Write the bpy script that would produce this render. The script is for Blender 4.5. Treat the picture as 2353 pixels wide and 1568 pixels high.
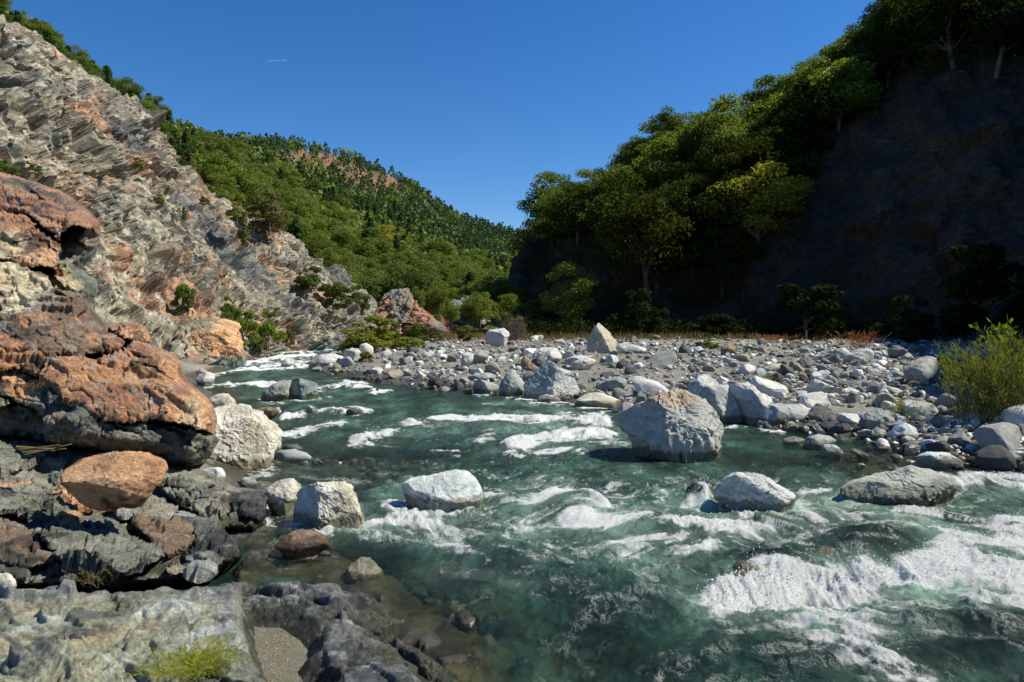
import bpy, math, time
import numpy as np
T0 = time.time()
for o in list(bpy.data.objects):
    bpy.data.objects.remove(o)
SC = bpy.context.scene
COL = SC.collection
# ------------------------------------------------------------------ camera, world, sun
CX, CY, FPX, CAMH, HORIZ = 1176.5, 784.0, 1568.7, 2.6, 735.0
PITCH = math.atan((CY - HORIZ) / FPX)
cam_data = bpy.data.cameras.new("camera")
cam = bpy.data.objects.new("camera", cam_data)
COL.objects.link(cam)
cam.location = (0, 0, CAMH)
cam.rotation_euler = (math.pi / 2 - PITCH, 0, 0)
cam_data.lens = 24.0
cam_data.sensor_width = 36.0
cam_data.clip_start = 0.1
cam_data.clip_end = 9000
SC.camera = cam
SUN = np.array([0.72, 0.07, 0.86]); SUN /= np.linalg.norm(SUN)
sun_el = math.asin(SUN[2]); sun_az = math.atan2(SUN[0], SUN[1])
world = bpy.data.worlds.new("World"); SC.world = world; world.use_nodes = True
wn = world.node_tree
sky = wn.nodes.new("ShaderNodeTexSky"); sky.sky_type = 'NISHITA'
sky.sun_disc = False; sky.sun_elevation = sun_el; sky.sun_rotation = sun_az
sky.altitude = 900; sky.air_density = 1.0; sky.dust_density = 0.15; sky.ozone_density = 4.0
hsv = wn.nodes.new('ShaderNodeHueSaturation'); hsv.inputs['Saturation'].default_value = 1.30; hsv.inputs['Hue'].default_value = 0.506
wn.links.new(sky.outputs[0], hsv.inputs['Color']); wn.links.new(hsv.outputs[0], wn.nodes["Background"].inputs[0])
wn.nodes["Background"].inputs[1].default_value = 0.102
sd = bpy.data.lights.new("sun", 'SUN'); sd.energy = 5.0; sd.angle = math.radians(0.5); sd.color = (1.0, 0.945, 0.83)
so = bpy.data.objects.new("sun", sd); COL.objects.link(so)
from mathutils import Vector
so.rotation_euler = Vector([float(-v) for v in SUN]).to_track_quat('-Z', 'Y').to_euler()
so.location = (30, 10, 60)
SC.view_settings.view_transform = 'Standard'; SC.view_settings.look = 'None'
SC.view_settings.exposure = 0.42; SC.view_settings.gamma = 1.0
SC.cycles.max_bounces = 6; SC.cycles.diffuse_bounces = 2; SC.cycles.glossy_bounces = 2
SC.cycles.transparent_max_bounces = 12; SC.cycles.transmission_bounces = 2
SC.cycles.sample_clamp_indirect = 3.0; SC.cycles.sample_clamp_direct = 12.0

# ------------------------------------------------------------------ pixels of the photograph (2353 wide) to places
ct, st = math.cos(PITCH), math.sin(PITCH)
def ray(px, py):
    x = (np.asarray(px, float) - CX) / FPX
    y = -(np.asarray(py, float) - CY) / FPX
    return np.stack([x + 0 * y, ct + st * y + 0 * x, -st + ct * y + 0 * x], -1)
def atD(px, py, D):
    d = ray(px, py); s = np.asarray(D, float) / d[..., 1]
    return d * s[..., None] + np.array([0, 0, CAMH])
def atZ(px, py, z=0.0):
    d = ray(px, py); s = (z - CAMH) / d[..., 2]
    return d * s[..., None] + np.array([0, 0, CAMH])
def topx(P):
    P = np.asarray(P, float); x, y, z = P[..., 0], P[..., 1], P[..., 2] - CAMH
    f = y * ct - z * st; u = y * st + z * ct
    f = np.maximum(f, 0.05)
    return CX + x / f * FPX, CY - u / f * FPX
def Z(k, pts):
    s, ox, oy = {1: (.3377, 0, 353), 2: (.4374, 0, 882.4), 3: (.3001, 411.8, 735.3), 4: (.3001, 1058.9, 705.9),
                 5: (.3001, 1647.1, 705.9), 6: (.375, 1470.6, 1058.9), 0: (1, 0, 0), 9: (.425, 529.4, 1117.7)}[k]
    return [(ox + s * a, oy + s * b) for a, b in pts]

# ------------------------------------------------------------------ noise in numpy
def _h(ix, iy, iz, seed):
    h = (ix.astype(np.uint32) * np.uint32(374761393)) ^ (iy.astype(np.uint32) * np.uint32(668265263)) ^ (iz.astype(np.uint32) * np.uint32(2246822519)) ^ np.uint32((seed * 3266489917 + 12345) & 0xffffffff)
    h ^= h >> np.uint32(15); h *= np.uint32(2246822519); h ^= h >> np.uint32(13); h *= np.uint32(3266489917); h ^= h >> np.uint32(16)
    return h
def _f(h): return (h & np.uint32(0xffffff)).astype(np.float32) * np.float32(1 / 16777216.0)
def vnoise(P, seed=0):
    P = np.asarray(P, np.float32); I = np.floor(P); F = P - I; I = I.astype(np.int64)
    F = F * F * F * (F * (F * 6 - 15) + 10)
    fx, fy, fz = F[..., 0], F[..., 1], F[..., 2]
    r = 0
    for a in (0, 1):
        wa = fx if a else 1 - fx
        for b in (0, 1):
            wb = wa * (fy if b else 1 - fy)
            for c in (0, 1):
                r = r + wb * (fz if c else 1 - fz) * _f(_h(I[..., 0] + a, I[..., 1] + b, I[..., 2] + c, seed))
    return r * 2 - 1
def fbm(P, octv=4, seed=0, lac=2.03, gain=0.5):
    P = np.asarray(P, np.float32); r = 0; a = 1.0; s = 0
    for i in range(octv):
        r = r + a * vnoise(P * lac ** i + 17.3 * i, seed + i * 7); s += a; a *= gain
    return r / s * 1.5
def ridged(P, octv=4, seed=0, gain=0.55):
    P = np.asarray(P, np.float32); r = 0; a = 1.0; s = 0
    for i in range(octv):
        r = r + a * (1 - 2 * np.abs(vnoise(P * 2.07 ** i + 9.1 * i, seed + i * 5))); s += a; a *= gain
    return r / s
def facet(P, seed=0, tilt=1.0, step=0.35):
    """broken planar chips: every cell is a tilted plane of its own"""
    P = np.asarray(P, np.float32); shp = P.shape[:-1]; P = P.reshape(-1, 3); out = np.empty(len(P), np.float32)
    for s in range(0, len(P), 120000):
        p = P[s:s + 120000]; I = np.floor(p); F = p - I; I = I.astype(np.int64)
        lo = np.where(F < 0.5, -1, 0).astype(np.int64)
        best = np.full(len(p), 1e9, np.float32); val = np.zeros(len(p), np.float32)
        for a in (0, 1):
            for b in (0, 1):
                for c in (0, 1):
                    C = I + lo + np.array([a, b, c])
                    h = _h(C[:, 0], C[:, 1], C[:, 2], seed)
                    h2 = _h(C[:, 0], C[:, 1], C[:, 2], seed + 91); h3 = _h(C[:, 0], C[:, 1], C[:, 2], seed + 177)
                    j = np.stack([_f(h), _f(h2), _f(h3)], -1)
                    d = p - (C + 0.25 + 0.5 * j)
                    dd = (d * d).sum(-1)
                    g = np.stack([_f(h >> np.uint32(8)) * 0 + _f(h * np.uint32(2654435761)), _f(h2 * np.uint32(2654435761)), _f(h3 * np.uint32(2654435761))], -1) * 2 - 1
                    v = (d * g).sum(-1) * tilt + (_f(h2 * np.uint32(40503) ^ h) * 2 - 1) * step
                    m = dd < best
                    best[m] = dd[m]; val[m] = v[m]
        out[s:s + 120000] = val
    return out.reshape(shp)
def blur(h, shp, k=1):
    h = h.reshape(shp)
    for _ in range(k):
        p = np.pad(h, 1, mode='edge'); h = (p[1:-1, 1:-1] * 2 + p[:-2, 1:-1] + p[2:, 1:-1] + p[1:-1, :-2] + p[1:-1, 2:]) / 6
    return h.reshape(-1)
def sm(e0, e1, x):
    t = np.clip((x - e0) / (e1 - e0), 0, 1); return t * t * (3 - 2 * t)
def mix(a, b, t):
    return np.asarray(a) * (1 - t[..., None]) + np.asarray(b) * t[..., None]

# ------------------------------------------------------------------ mesh helpers
def mesh_np(name, V, F, col=None, smooth=True, attrs=None):
    V = np.ascontiguousarray(V, np.float32); F = np.ascontiguousarray(F, np.int32)
    me = bpy.data.meshes.new(name); n = F.shape[1]
    me.vertices.add(len(V)); me.vertices.foreach_set("co", V.ravel())
    me.loops.add(F.size); me.loops.foreach_set("vertex_index", F.ravel())
    me.polygons.add(len(F)); me.polygons.foreach_set("loop_start", np.arange(0, F.size, n, dtype=np.int32))
    try: me.polygons.foreach_set("loop_total", np.full(len(F), n, np.int32))
    except Exception: pass
    me.polygons.foreach_set("use_smooth", np.full(len(F), bool(smooth)))
    me.update(calc_edges=True)
    if col is not None:
        a = me.attributes.new("Col", 'FLOAT_COLOR', 'POINT')
        c = np.ones((len(V), 4), np.float32); c[:, :3] = np.clip(col, 0, 1); a.data.foreach_set("color", c.ravel())
    for k, v in (attrs or {}).items():
        a = me.attributes.new(k, 'FLOAT', 'POINT'); a.data.foreach_set("value", np.ascontiguousarray(v, np.float32).ravel())
    return me
def put(name, me, mat=None, parent=None, loc=None):
    o = bpy.data.objects.new(name, me); COL.objects.link(o)
    if mat is not None and me is not None:
        if len(me.materials) == 0: me.materials.append(mat)
    if parent is not None: o.parent = parent
    if loc is not None: o.location = loc
    return o
def tag(o, label=None, cat=None, group=None, kind=None):
    if label: o['label'] = label
    if cat: o['category'] = cat
    if group: o['group'] = group
    if kind: o['kind'] = kind
    return o
def grid_faces(nr, nc):
    i = np.arange(nr * nc).reshape(nr, nc)
    return np.stack([i[:-1, :-1], i[:-1, 1:], i[1:, 1:], i[1:, :-1]], -1).reshape(-1, 4)
def catmull(A, n):
    """resample axis 0 of A to n with Catmull-Rom"""
    A = np.asarray(A, float); m = len(A); t = np.linspace(0, m - 1, n); i = np.clip(np.floor(t).astype(int), 0, m - 2); f = t - i
    g = lambda k: A[np.clip(k, 0, m - 1)]
    p0, p1, p2, p3 = g(i - 1), g(i), g(i + 1), g(i + 2)
    f = f.reshape((-1,) + (1,) * (A.ndim - 1))
    return 0.5 * (2 * p1 + (p2 - p0) * f + (2 * p0 - 5 * p1 + 4 * p2 - p3) * f ** 2 + (-p0 + 3 * p1 - 3 * p2 + p3) * f ** 3)
def ctrl(cols, nr, nc):
    """cols: list of columns of control points -> smooth (nr, nc, 3) grid"""
    G = np.array([[p[1:] if p[0] == 'w' else atD(*p) for p in c] for c in cols], float)   # col,row,3
    G = catmull(G, nc); G = catmull(np.swapaxes(G, 0, 1), nr); return G
def normals(G):
    a = np.gradient(G, axis=0); b = np.gradient(G, axis=1); n = np.cross(b, a)
    n /= np.maximum(np.linalg.norm(n, axis=-1, keepdims=True), 1e-9); return n
def in_poly(x, y, poly):
    x = np.asarray(x); y = np.asarray(y); r = np.zeros(np.broadcast(x, y).shape, bool); n = len(poly); j = n - 1
    for i in range(n):
        xi, yi = poly[i]; xj, yj = poly[j]
        if yi != yj:
            r ^= ((yi > y) != (yj > y)) & (x < (xj - xi) * (y - yi) / (yj - yi) + xi)
        j = i
    return r
def dist_poly(x, y, pts, closed=True):
    d = np.full(np.broadcast(x, y).shape, 1e9); n = len(pts)
    for i in range(n if closed else n - 1):
        ax, ay = pts[i]; bx, by = pts[(i + 1) % n]; dx, dy = bx - ax, by - ay
        t = np.clip(((x - ax) * dx + (y - ay) * dy) / (dx * dx + dy * dy + 1e-9), 0, 1)
        d = np.minimum(d, np.hypot(x - ax - t * dx, y - ay - t * dy))
    return d

# ------------------------------------------------------------------ materials
class NT:
    def __init__(s, name):
        s.m = bpy.data.materials.new(name); s.m.use_nodes = True; s.t = s.m.node_tree
        for n in list(s.t.nodes):
            if n.type != 'OUTPUT_MATERIAL': s.t.nodes.remove(n)
        s.out = [n for n in s.t.nodes if n.type == 'OUTPUT_MATERIAL'][0]
    def n(s, typ, **kw):
        nd = s.t.nodes.new(typ)
        for k, v in kw.items():
            if k.startswith('i_'):
                key = k[2:].replace('_', ' ')
                nd.inputs[int(key) if key.isdigit() else key].default_value = v
            else: setattr(nd, k, v)
        return nd
    def l(s, a, b): s.t.links.new(a, b)
def ramp(nt, stops, fac):
    r = nt.n('ShaderNodeValToRGB'); e = r.color_ramp.elements
    while len(e) < len(stops): e.new(0.5)
    for k, (p, c) in enumerate(stops):
        e[k].position = p; e[k].color = (c, c, c, 1) if np.isscalar(c) else (*c, 1)
    nt.l(fac, r.inputs[0]); return r
def rock_material(name, scale=1.0, bump=0.6, rough=0.75, contrast=0.35, wet=False, spec=0.35, attr=True, base=(.4, .4, .4), obj=False, stretch=(1, 1, 1), cells=0.0):
    nt = NT(name); p = nt.n('ShaderNodeBsdfPrincipled'); nt.l(p.outputs[0], nt.out.inputs[0])
    p.inputs['Specular IOR Level'].default_value = spec
    tc = nt.n('ShaderNodeTexCoord'); geo = nt.n('ShaderNodeNewGeometry')
    mp = nt.n('ShaderNodeMapping'); mp.inputs['Scale'].default_value = stretch
    mp.inputs['Rotation'].default_value = (0.3, 0.5, 0.2)
    nt.l(tc.outputs['Object'] if obj else geo.outputs['Position'], mp.inputs[0])
    n1 = nt.n('ShaderNodeTexNoise', i_Scale=3.0 * scale, i_Detail=8.0, i_Roughness=0.68); nt.l(mp.outputs[0], n1.inputs['Vector'])
    n2 = nt.n('ShaderNodeTexNoise', i_Scale=22.0 * scale, i_Detail=6.0, i_Roughness=0.75); nt.l(mp.outputs[0], n2.inputs['Vector'])
    vo = nt.n('ShaderNodeTexVoronoi', feature='DISTANCE_TO_EDGE', i_Scale=4.0 * scale); 
    add = nt.n('ShaderNodeMixRGB', blend_type='ADD', i_Fac=0.25); nt.l(mp.outputs[0], add.inputs[1]); nt.l(n1.outputs['Color'], add.inputs[2]); nt.l(add.outputs[0], vo.inputs['Vector'])
    crack = ramp(nt, [(0.0, 0.0), (0.035, 1.0)], vo.outputs['Distance'])
    if attr:
        at = nt.n('ShaderNodeAttribute', attribute_name='Col'); c0 = at.outputs['Color']
    else:
        rg = nt.n('ShaderNodeRGB'); rg.outputs[0].default_value = (*base, 1); c0 = rg.outputs[0]
    r1 = ramp(nt, [(0.28, 1 - contrast), (0.5, 1.0), (0.72, 1 + contrast)], n1.outputs[0])
    r2 = ramp(nt, [(0.3, 1 - contrast * .9), (0.5, 1.0), (0.7, 1 + contrast * .9)], n2.outputs[0])
    m1 = nt.n('ShaderNodeMixRGB', blend_type='MULTIPLY', i_Fac=1.0); nt.l(c0, m1.inputs[1]); nt.l(r1.outputs[0], m1.inputs[2])
    m2 = nt.n('ShaderNodeMixRGB', blend_type='MULTIPLY', i_Fac=1.0); nt.l(m1.outputs[0], m2.inputs[1]); nt.l(r2.outputs[0], m2.inputs[2])
    vbump = None
    if cells > 0:   # broken chips: each has its own shade and its own tilt
        wv = nt.n('ShaderNodeMixRGB', blend_type='ADD', i_Fac=0.12); nt.l(mp.outputs[0], wv.inputs[1]); nt.l(n1.outputs['Color'], wv.inputs[2])
        for sc_, k_ in ((5.0 * scale, 1.0), (14.0 * scale, .8)):
            v1 = nt.n('ShaderNodeTexVoronoi', i_Scale=sc_); nt.l(wv.outputs[0], v1.inputs['Vector'])
            sp_ = nt.n('ShaderNodeSeparateColor'); nt.l(v1.outputs['Color'], sp_.inputs[0])
            rr_ = ramp(nt, [(0.0, 1 - cells * k_), (1.0, 1 + cells * k_)], sp_.outputs[0])
            mm_ = nt.n('ShaderNodeMixRGB', blend_type='MULTIPLY', i_Fac=1.0); nt.l(m2.outputs[0], mm_.inputs[1]); nt.l(rr_.outputs[0], mm_.inputs[2]); m2 = mm_
            # tilt: dot(position in the chip, random direction)
            sb_ = nt.n('ShaderNodeVectorMath', operation='SUBTRACT'); nt.l(wv.outputs[0], sb_.inputs[0]); nt.l(v1.outputs['Position'], sb_.inputs[1])
            rd_ = nt.n('ShaderNodeVectorMath', operation='SUBTRACT'); nt.l(v1.outputs['Color'], rd_.inputs[0]); rd_.inputs[1].default_value = (.5, .5, .5)
            dt_ = nt.n('ShaderNodeVectorMath', operation='DOT_PRODUCT'); nt.l(sb_.outputs[0], dt_.inputs[0]); nt.l(rd_.outputs[0], dt_.inputs[1])
            bb_ = nt.n('ShaderNodeBump', i_Strength=1.0, i_Distance=.85 * bump); nt.l(dt_.outputs['Value'], bb_.inputs['Height'])
            if vbump is not None: nt.l(vbump.outputs[0], bb_.inputs['Normal'])
            vbump = bb_
    if obj:
        oi = nt.n('ShaderNodeObjectInfo'); mr = nt.n('ShaderNodeMapRange', i_3=0.7, i_4=1.25); nt.l(oi.outputs['Random'], mr.inputs[0])
        mo = nt.n('ShaderNodeMixRGB', blend_type='MULTIPLY', i_Fac=1.0); nt.l(m2.outputs[0], mo.inputs[1]); nt.l(mr.outputs[0], mo.inputs[2]); m2 = mo
    nt.l(m2.outputs[0], p.inputs['Base Color'])
    p.inputs['Roughness'].default_value = rough
    if wet:   # rock darkened and glossy where the river wets it
        sp = nt.n('ShaderNodeSeparateXYZ'); nt.l(geo.outputs['Position'], sp.inputs[0])
        ad = nt.n('ShaderNodeMath', operation='MULTIPLY_ADD'); nt.l(n1.outputs[0], ad.inputs[0]); ad.inputs[1].default_value = -0.34; nt.l(sp.outputs[2], ad.inputs[2])
        w = ramp(nt, [(0.0, 1.0), (0.05, 0.0)], ad.outputs[0])
        wm = nt.n('ShaderNodeMixRGB', blend_type='MULTIPLY'); nt.l(w.outputs[0], wm.inputs[0]); nt.l(m2.outputs[0], wm.inputs[1]); wm.inputs[2].default_value = (.38, .37, .30, 1)
        nt.l(wm.outputs[0], p.inputs['Base Color'])
        rr = nt.n('ShaderNodeMapRange', i_3=rough, i_4=0.18); nt.l(w.outputs[0], rr.inputs[0]); nt.l(rr.outputs[0], p.inputs['Roughness'])
    b1 = nt.n('ShaderNodeBump', i_Strength=bump, i_Distance=0.12 / scale); nt.l(n1.outputs[0], b1.inputs['Height'])
    if vbump is not None: nt.l(vbump.outputs[0], b1.inputs['Normal'])
    b2 = nt.n('ShaderNodeBump', i_Strength=bump, i_Distance=0.03 / scale); nt.l(n2.outputs[0], b2.inputs['Height']); nt.l(b1.outputs[0], b2.inputs['Normal'])
    b3 = nt.n('ShaderNodeBump', i_Strength=bump * 0.6, i_Distance=0.03 / scale); nt.l(crack.outputs[0], b3.inputs['Height']); nt.l(b2.outputs[0], b3.inputs['Normal'])
    nt.l(b3.outputs[0], p.inputs['Normal'])
    return nt.m
M_cliff = rock_material('cliff_rock', scale=0.45, bump=0.7, rough=0.85, contrast=0.34, stretch=(1, 1.2, 1.7), cells=.34)
M_hill = rock_material('hill_soil', scale=0.15, bump=0.8, rough=0.95, contrast=0.35)
M_rock = rock_material('boulder_rock', scale=2.2, bump=0.8, rough=0.7, contrast=0.30, wet=True)
M_slab = rock_material('outcrop_rock', scale=1.6, bump=1.0, rough=0.62, contrast=0.30, stretch=(1, 1.2, 2.0), wet=True, cells=.20)
M_bed = rock_material('bedrock', scale=2.2, bump=0.7, rough=0.5, contrast=0.38, stretch=(1.5, 1, 1), wet=True, cells=.25)
M_ground = rock_material('river_ground', scale=3.0, bump=0.7, rough=0.9, contrast=0.3, wet=True)
# ------------------------------------------------------------------ river outline (world, z = 0)
def zp(*pts): return [tuple(atZ(a, b, 0)[:2]) for a, b in pts]
RIGHT = [(-13, 75)] + zp((835, 801), (760, 810), (712, 832), (745, 855), (880, 882), (980, 893), (1090, 905), (1200, 913), (1330, 928), (1440, 945), (1600, 958), (1700, 968), (1780, 985), (1900, 995), (1990, 1012), (2090, 1040), (2200, 1062), (2353, 1085)) + [(11, 10.6), (14, 7), (15, 2), (15, -3)]
LEFT = [(2, -3), (0.4, 2.5), (-.15, 4.2)] + zp((1040, 1560), (975, 1495), (900, 1478), (885, 1430), (860, 1370), (790, 1345), (700, 1325), (620, 1328), (545, 1345), (530, 1315), (560, 1285), (565, 1235), (610, 1215), (600, 1130), (560, 1090), (630, 1065), (560, 1000), (520, 940), (470, 890), (455, 870), (500, 857), (545, 842), (575, 822), (640, 812), (690, 805)) + [(-19, 75)]
RIVER = RIGHT + LEFT[::1]
def shore_dist(x, y):
    d = dist_poly(x, y, RIVER); return np.where(in_poly(x, y, RIVER), -d, d)
SHALLOW = [(900, 1062, 330, 42, .8), (2000, 1070, 420, 40, .85), (1010, 1450, 250, 110, .88), (1350, 1530, 260, 60, .6), (1150, 1330, 140, 40, .5), (1560, 1010, 60, 30, .3), (720, 1290, 200, 50, .8), (2250, 1190, 220, 22, .6),
           (950, 1385, 150, 35, .85), (1950, 1410, 120, 40, .5), (700, 985, 80, 10, .6), (1300, 1180, 90, 20, .4), (1450, 900, 200, 12, .4), (2230, 1480, 220, 60, .85)]
def ground_z(x, y):
    s = shore_dist(x, y)
    P = np.stack([x, y, 0 * x], -1)
    bar = 0.85 * (1 - np.exp(-np.maximum(s, 0) / 4.5)) * np.where(y > 62, np.clip(1 - (y - 62) / 30, .5, 1), 1)
    bar = bar + .09 * fbm(P * .35, 3, 3) * sm(0, 2, s)
    # left bank climbs under the rock slabs
    left = ((x < -1.0 - 0.27 * y) & (y < 48)) | ((y < 12) & (x < 3))
    lb = np.maximum(s, 0) * 0.30
    lb = np.where((y < 9.5), np.minimum(lb, 0.22 + 0.0 * y), lb)
    lb = np.minimum(lb, -0.3 + np.clip(y - 7.6, 0, 50) * .4)
    z = np.where(left & (s > 0), lb, bar)
    z = np.where(s > 45, z, z)
    dep = 1.0 * (1 - np.exp(s / 1.8)) * np.where(y < 12, 1.0, .8)
    px, py = topx(P)
    sh = 0 * x
    for (cx, cy, rx, ry, k) in SHALLOW:
        sh = np.maximum(sh, k * np.exp(-(((px - cx) / rx) ** 2 + ((py - cy) / ry) ** 2)))
    dep = dep * (1 - sh) + .10 * fbm(P * 1.3, 3, 5)
    dep = np.maximum(dep, .03)
    return np.where(s > 0, z + .02, -dep * np.clip(-s * 4, 0, 1))
# ground sheet
nr, nc = 270, 350
d = np.concatenate([np.linspace(-12, 1.4, 12), np.geomspace(1.6, 150, nr - 12)])
t = np.linspace(-1, 1, nc)
D, Tt = np.meshgrid(d, t, indexing='ij')
X = Tt * np.maximum(D, 3) * 1.05 + Tt ** 3 * 22; Y = D
Zg = ground_z(X, Y)
fine = facet(np.stack([X, Y, Zg], -1) * 3.2, 8) * .05 + fbm(np.stack([X, Y, Zg], -1) * 2.5, 3, 9) * .03
G = np.stack([X, Y, Zg + fine * np.where(Zg < 0, 1.2, .5)], -1)
P = G.reshape(-1, 3)
n1 = fbm(P * .8, 4, 11); n2 = fbm(P * 5, 3, 12); fc = facet(P * 5.5, 14, 0, 1)
colg = mix((.15, .14, .11), (.25, .24, .20), np.clip(.5 + n1, 0, 1))
colg = mix(colg, (.14, .14, .13), np.clip(n2 * 1.2, 0, 1) * .6)
under = (P[:, 2] < -0.02)
bedc = mix((.17, .15, .075), (.40, .37, .24), np.clip(.5 + fc * .9, 0, 1))
bedc = mix(bedc, (.05, .055, .04), np.clip(n1 * 1.6 + fc * .3, 0, 1) * .7)
colg = np.where(under[:, None], bedc, colg)
far = sm(66, 80, P[:, 1])
colg = mix(colg, mix((.14, .12, .05), (.25, .19, .09), np.clip(.5 + n1, 0, 1)), far)
o = put('riverbed_ground', mesh_np('riverbed_ground', P, grid_faces(nr, nc), colg), M_ground)
tag(o, kind='structure')
M_far = rock_material('far_ground', scale=.2, bump=.3, attr=False, base=(.09, .10, .05))
f = 5000.0
o = put('ground', mesh_np('ground', np.array([[-f, -f, -2.2], [f, -f, -2.2], [f, f, -2.2], [-f, f, -2.2]]), np.array([[0, 1, 2, 3]])), M_far); tag(o, kind='structure')

# ------------------------------------------------------------------ rocky cliff on the other bank
def rock_disp(P, N, amps, seed, dirs=None, warp=.15):
    """broken, layered relief along the normals"""
    R = np.array([[.80, -.35, -.49], [.20, .92, -.33], [.56, .17, .81]]) if dirs is None else dirs
    Q = P @ R.T
    w = np.stack([fbm(P * .25, 3, seed + 1), fbm(P * .25 + 31, 3, seed + 2), fbm(P * .25 + 57, 3, seed + 3)], -1) * 1.2
    out = 0
    for k, (sz, am, st_) in enumerate(amps):
        out = out + facet((Q + w * sz * warp) / (sz * np.array([1.0, 1.0, st_])), seed + 11 * k, 1.2, .30) * am
    return out
CL = [[(-300, 1000, 14), (-300, 700, 18), (-320, 400, 24), (-330, 100, 32), (-340, -150, 42), (-340, -100, 56)],
      [(0, 1000, 20), (0, 650, 26), (0, 420, 31), (0, 200, 36), (-5, 35, 42), (10, 80, 60)],
      [(200, 960, 26), (200, 650, 32), (200, 450, 37), (190, 300, 42), (140, 135, 47), (180, 190, 62)],
      [(350, 900, 31), (340, 680, 37), (320, 520, 43), (290, 380, 48), (245, 220, 54), (300, 300, 68)],
      [(450, 862, 35), (450, 700, 41), (430, 580, 47), (400, 470, 53), (345, 305, 60), (420, 390, 74)],
      [(545, 838, 41), (560, 720, 47), (540, 620, 53), (500, 520, 59), (440, 392, 67), (520, 470, 80)],
      [(650, 812, 52), (660, 720, 56), (640, 640, 61), (610, 560, 67), (555, 462, 74), (640, 550, 88)],
      [(770, 800, 60), (765, 735, 63), (750, 680, 67), (725, 620, 73), (675, 553, 80), (740, 620, 92)],
      [(815, 787, 66), (815, 750, 68), (815, 718, 71), (812, 690, 75), (795, 645, 82), (830, 690, 92)],
      [(870, 770, 72), (870, 757, 74), (870, 742, 77), (870, 725, 82), (865, 700, 88), (890, 730, 96)]]
nr, nc = 330, 430
G = ctrl(CL, nr, nc); N = normals(G); N = np.where((N[..., 2:3] < 0), -N, N)
P = G.reshape(-1, 3); Nn = N.reshape(-1, 3)
edge = np.minimum(1, np.minimum(np.arange(nr)[:, None] / 6.0, 1 + 0 * np.arange(nc)[None, :])).reshape(-1)
big = fbm(P * .09, 3, 41) * 1.6 + ridged(P @ np.array([[.5, -.2, -.3], [0, .3, 0], [.1, .1, .12]]).T * .5, 3, 43) * 1.1
calmer = .45 + .75 * sm(-.25, .3, fbm(P * .11, 3, 45))
dsp = big + rock_disp(P, Nn, [(10.0, 1.35, .45), (4.5, .9, .6)], 50, dirs=np.array([[.62, -.30, -.72], [.25, .95, -.18], [.74, -.07, .67]])) + rock_disp(P, Nn, [(2.0, .55, .8), (.95, .40, 1.0), (.45, .16, 1.2)], 56, warp=.3) * calmer
damp = np.clip(np.arange(nc)[None, :] / 1e9 + 1 - sm(nc * .82, nc, np.arange(nc)[None, :] + 0 * np.arange(nr)[:, None]) * .65, 0, 1).reshape(-1)
dsp = blur(dsp, (nr, nc), 1); dsp = dsp * 1.08 - .80 - (1 - sm(0, .05, np.abs(fbm(P * np.array([.5, .5, .35]), 4, 47)))) * .75 - (1 - sm(0, .06, np.abs(fbm(P @ np.array([[1.1, .3, .8], [.2, 1, .1], [.9, 0, -.5]]), 3, 48)))) * .4
P2 = P + Nn * (dsp * damp)[:, None] * .8
px, py = topx(P)
CLIFF = (P2.reshape(nr, nc, 3), Nn.reshape(nr, nc, 3))
Qs = P2 @ np.array([[.80, -.35, -.49], [.20, .92, -.33], [.56, .17, .81]]).T * np.array([.5, .5, 1.6])
na = fbm(P2 * .22, 4, 61); nb = fbm(Qs * .9, 4, 62); ncn = fbm(P2 * 1.7, 3, 63); fa = facet(Qs * 1.1, 64, 0, 1) * .8 + facet(P2 * 2.0, 69, 0, 1) * .5
col = mix((.36, .32, .225), (.50, .455, .345), np.clip(.5 + nb * 1.3, 0, 1))
col = mix(col, (.115, .13, .115), sm(.05, .50, nb * .8 + fa * .55))
org = sm(.02, .34, na * .55 + fa * .34 + sm(620, 850, py) * .12 - sm(560, 700, px) * .10 + .01)
col = mix(col, mix((.50, .29, .165), (.38, .20, .115), np.clip(.5 + ncn, 0, 1)), org * .85)
scree = np.exp(-((py - (330 + (px - 300) * .95)) / 26) ** 2) * sm(150, 220, px) * (1 - sm(560, 700, px))
col = mix(col, (.17, .18, .17), np.clip(scree * 1.3 + nb * .3 * scree, 0, 1))
col = mix(col, (.10, .11, .09), sm(.25, .6, ncn) * .5)
col = mix(col, (.07, .075, .065), (1 - sm(0, .055, np.abs(fbm(Qs * np.array([1.2, 1.2, .5]), 4, 66)))) * .75)
lowg = sm(700, 800, px) * .6 + sm(.3, 2.0, 2.2 - P2[:, 2]) * .5
col = mix(col, (.20, .23, .20), np.clip(lowg, 0, 1) * .7)
o = put('cliff', mesh_np('cliff', P2, grid_faces(nr, nc), col, smooth=False), M_cliff); tag(o, kind='structure')

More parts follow.
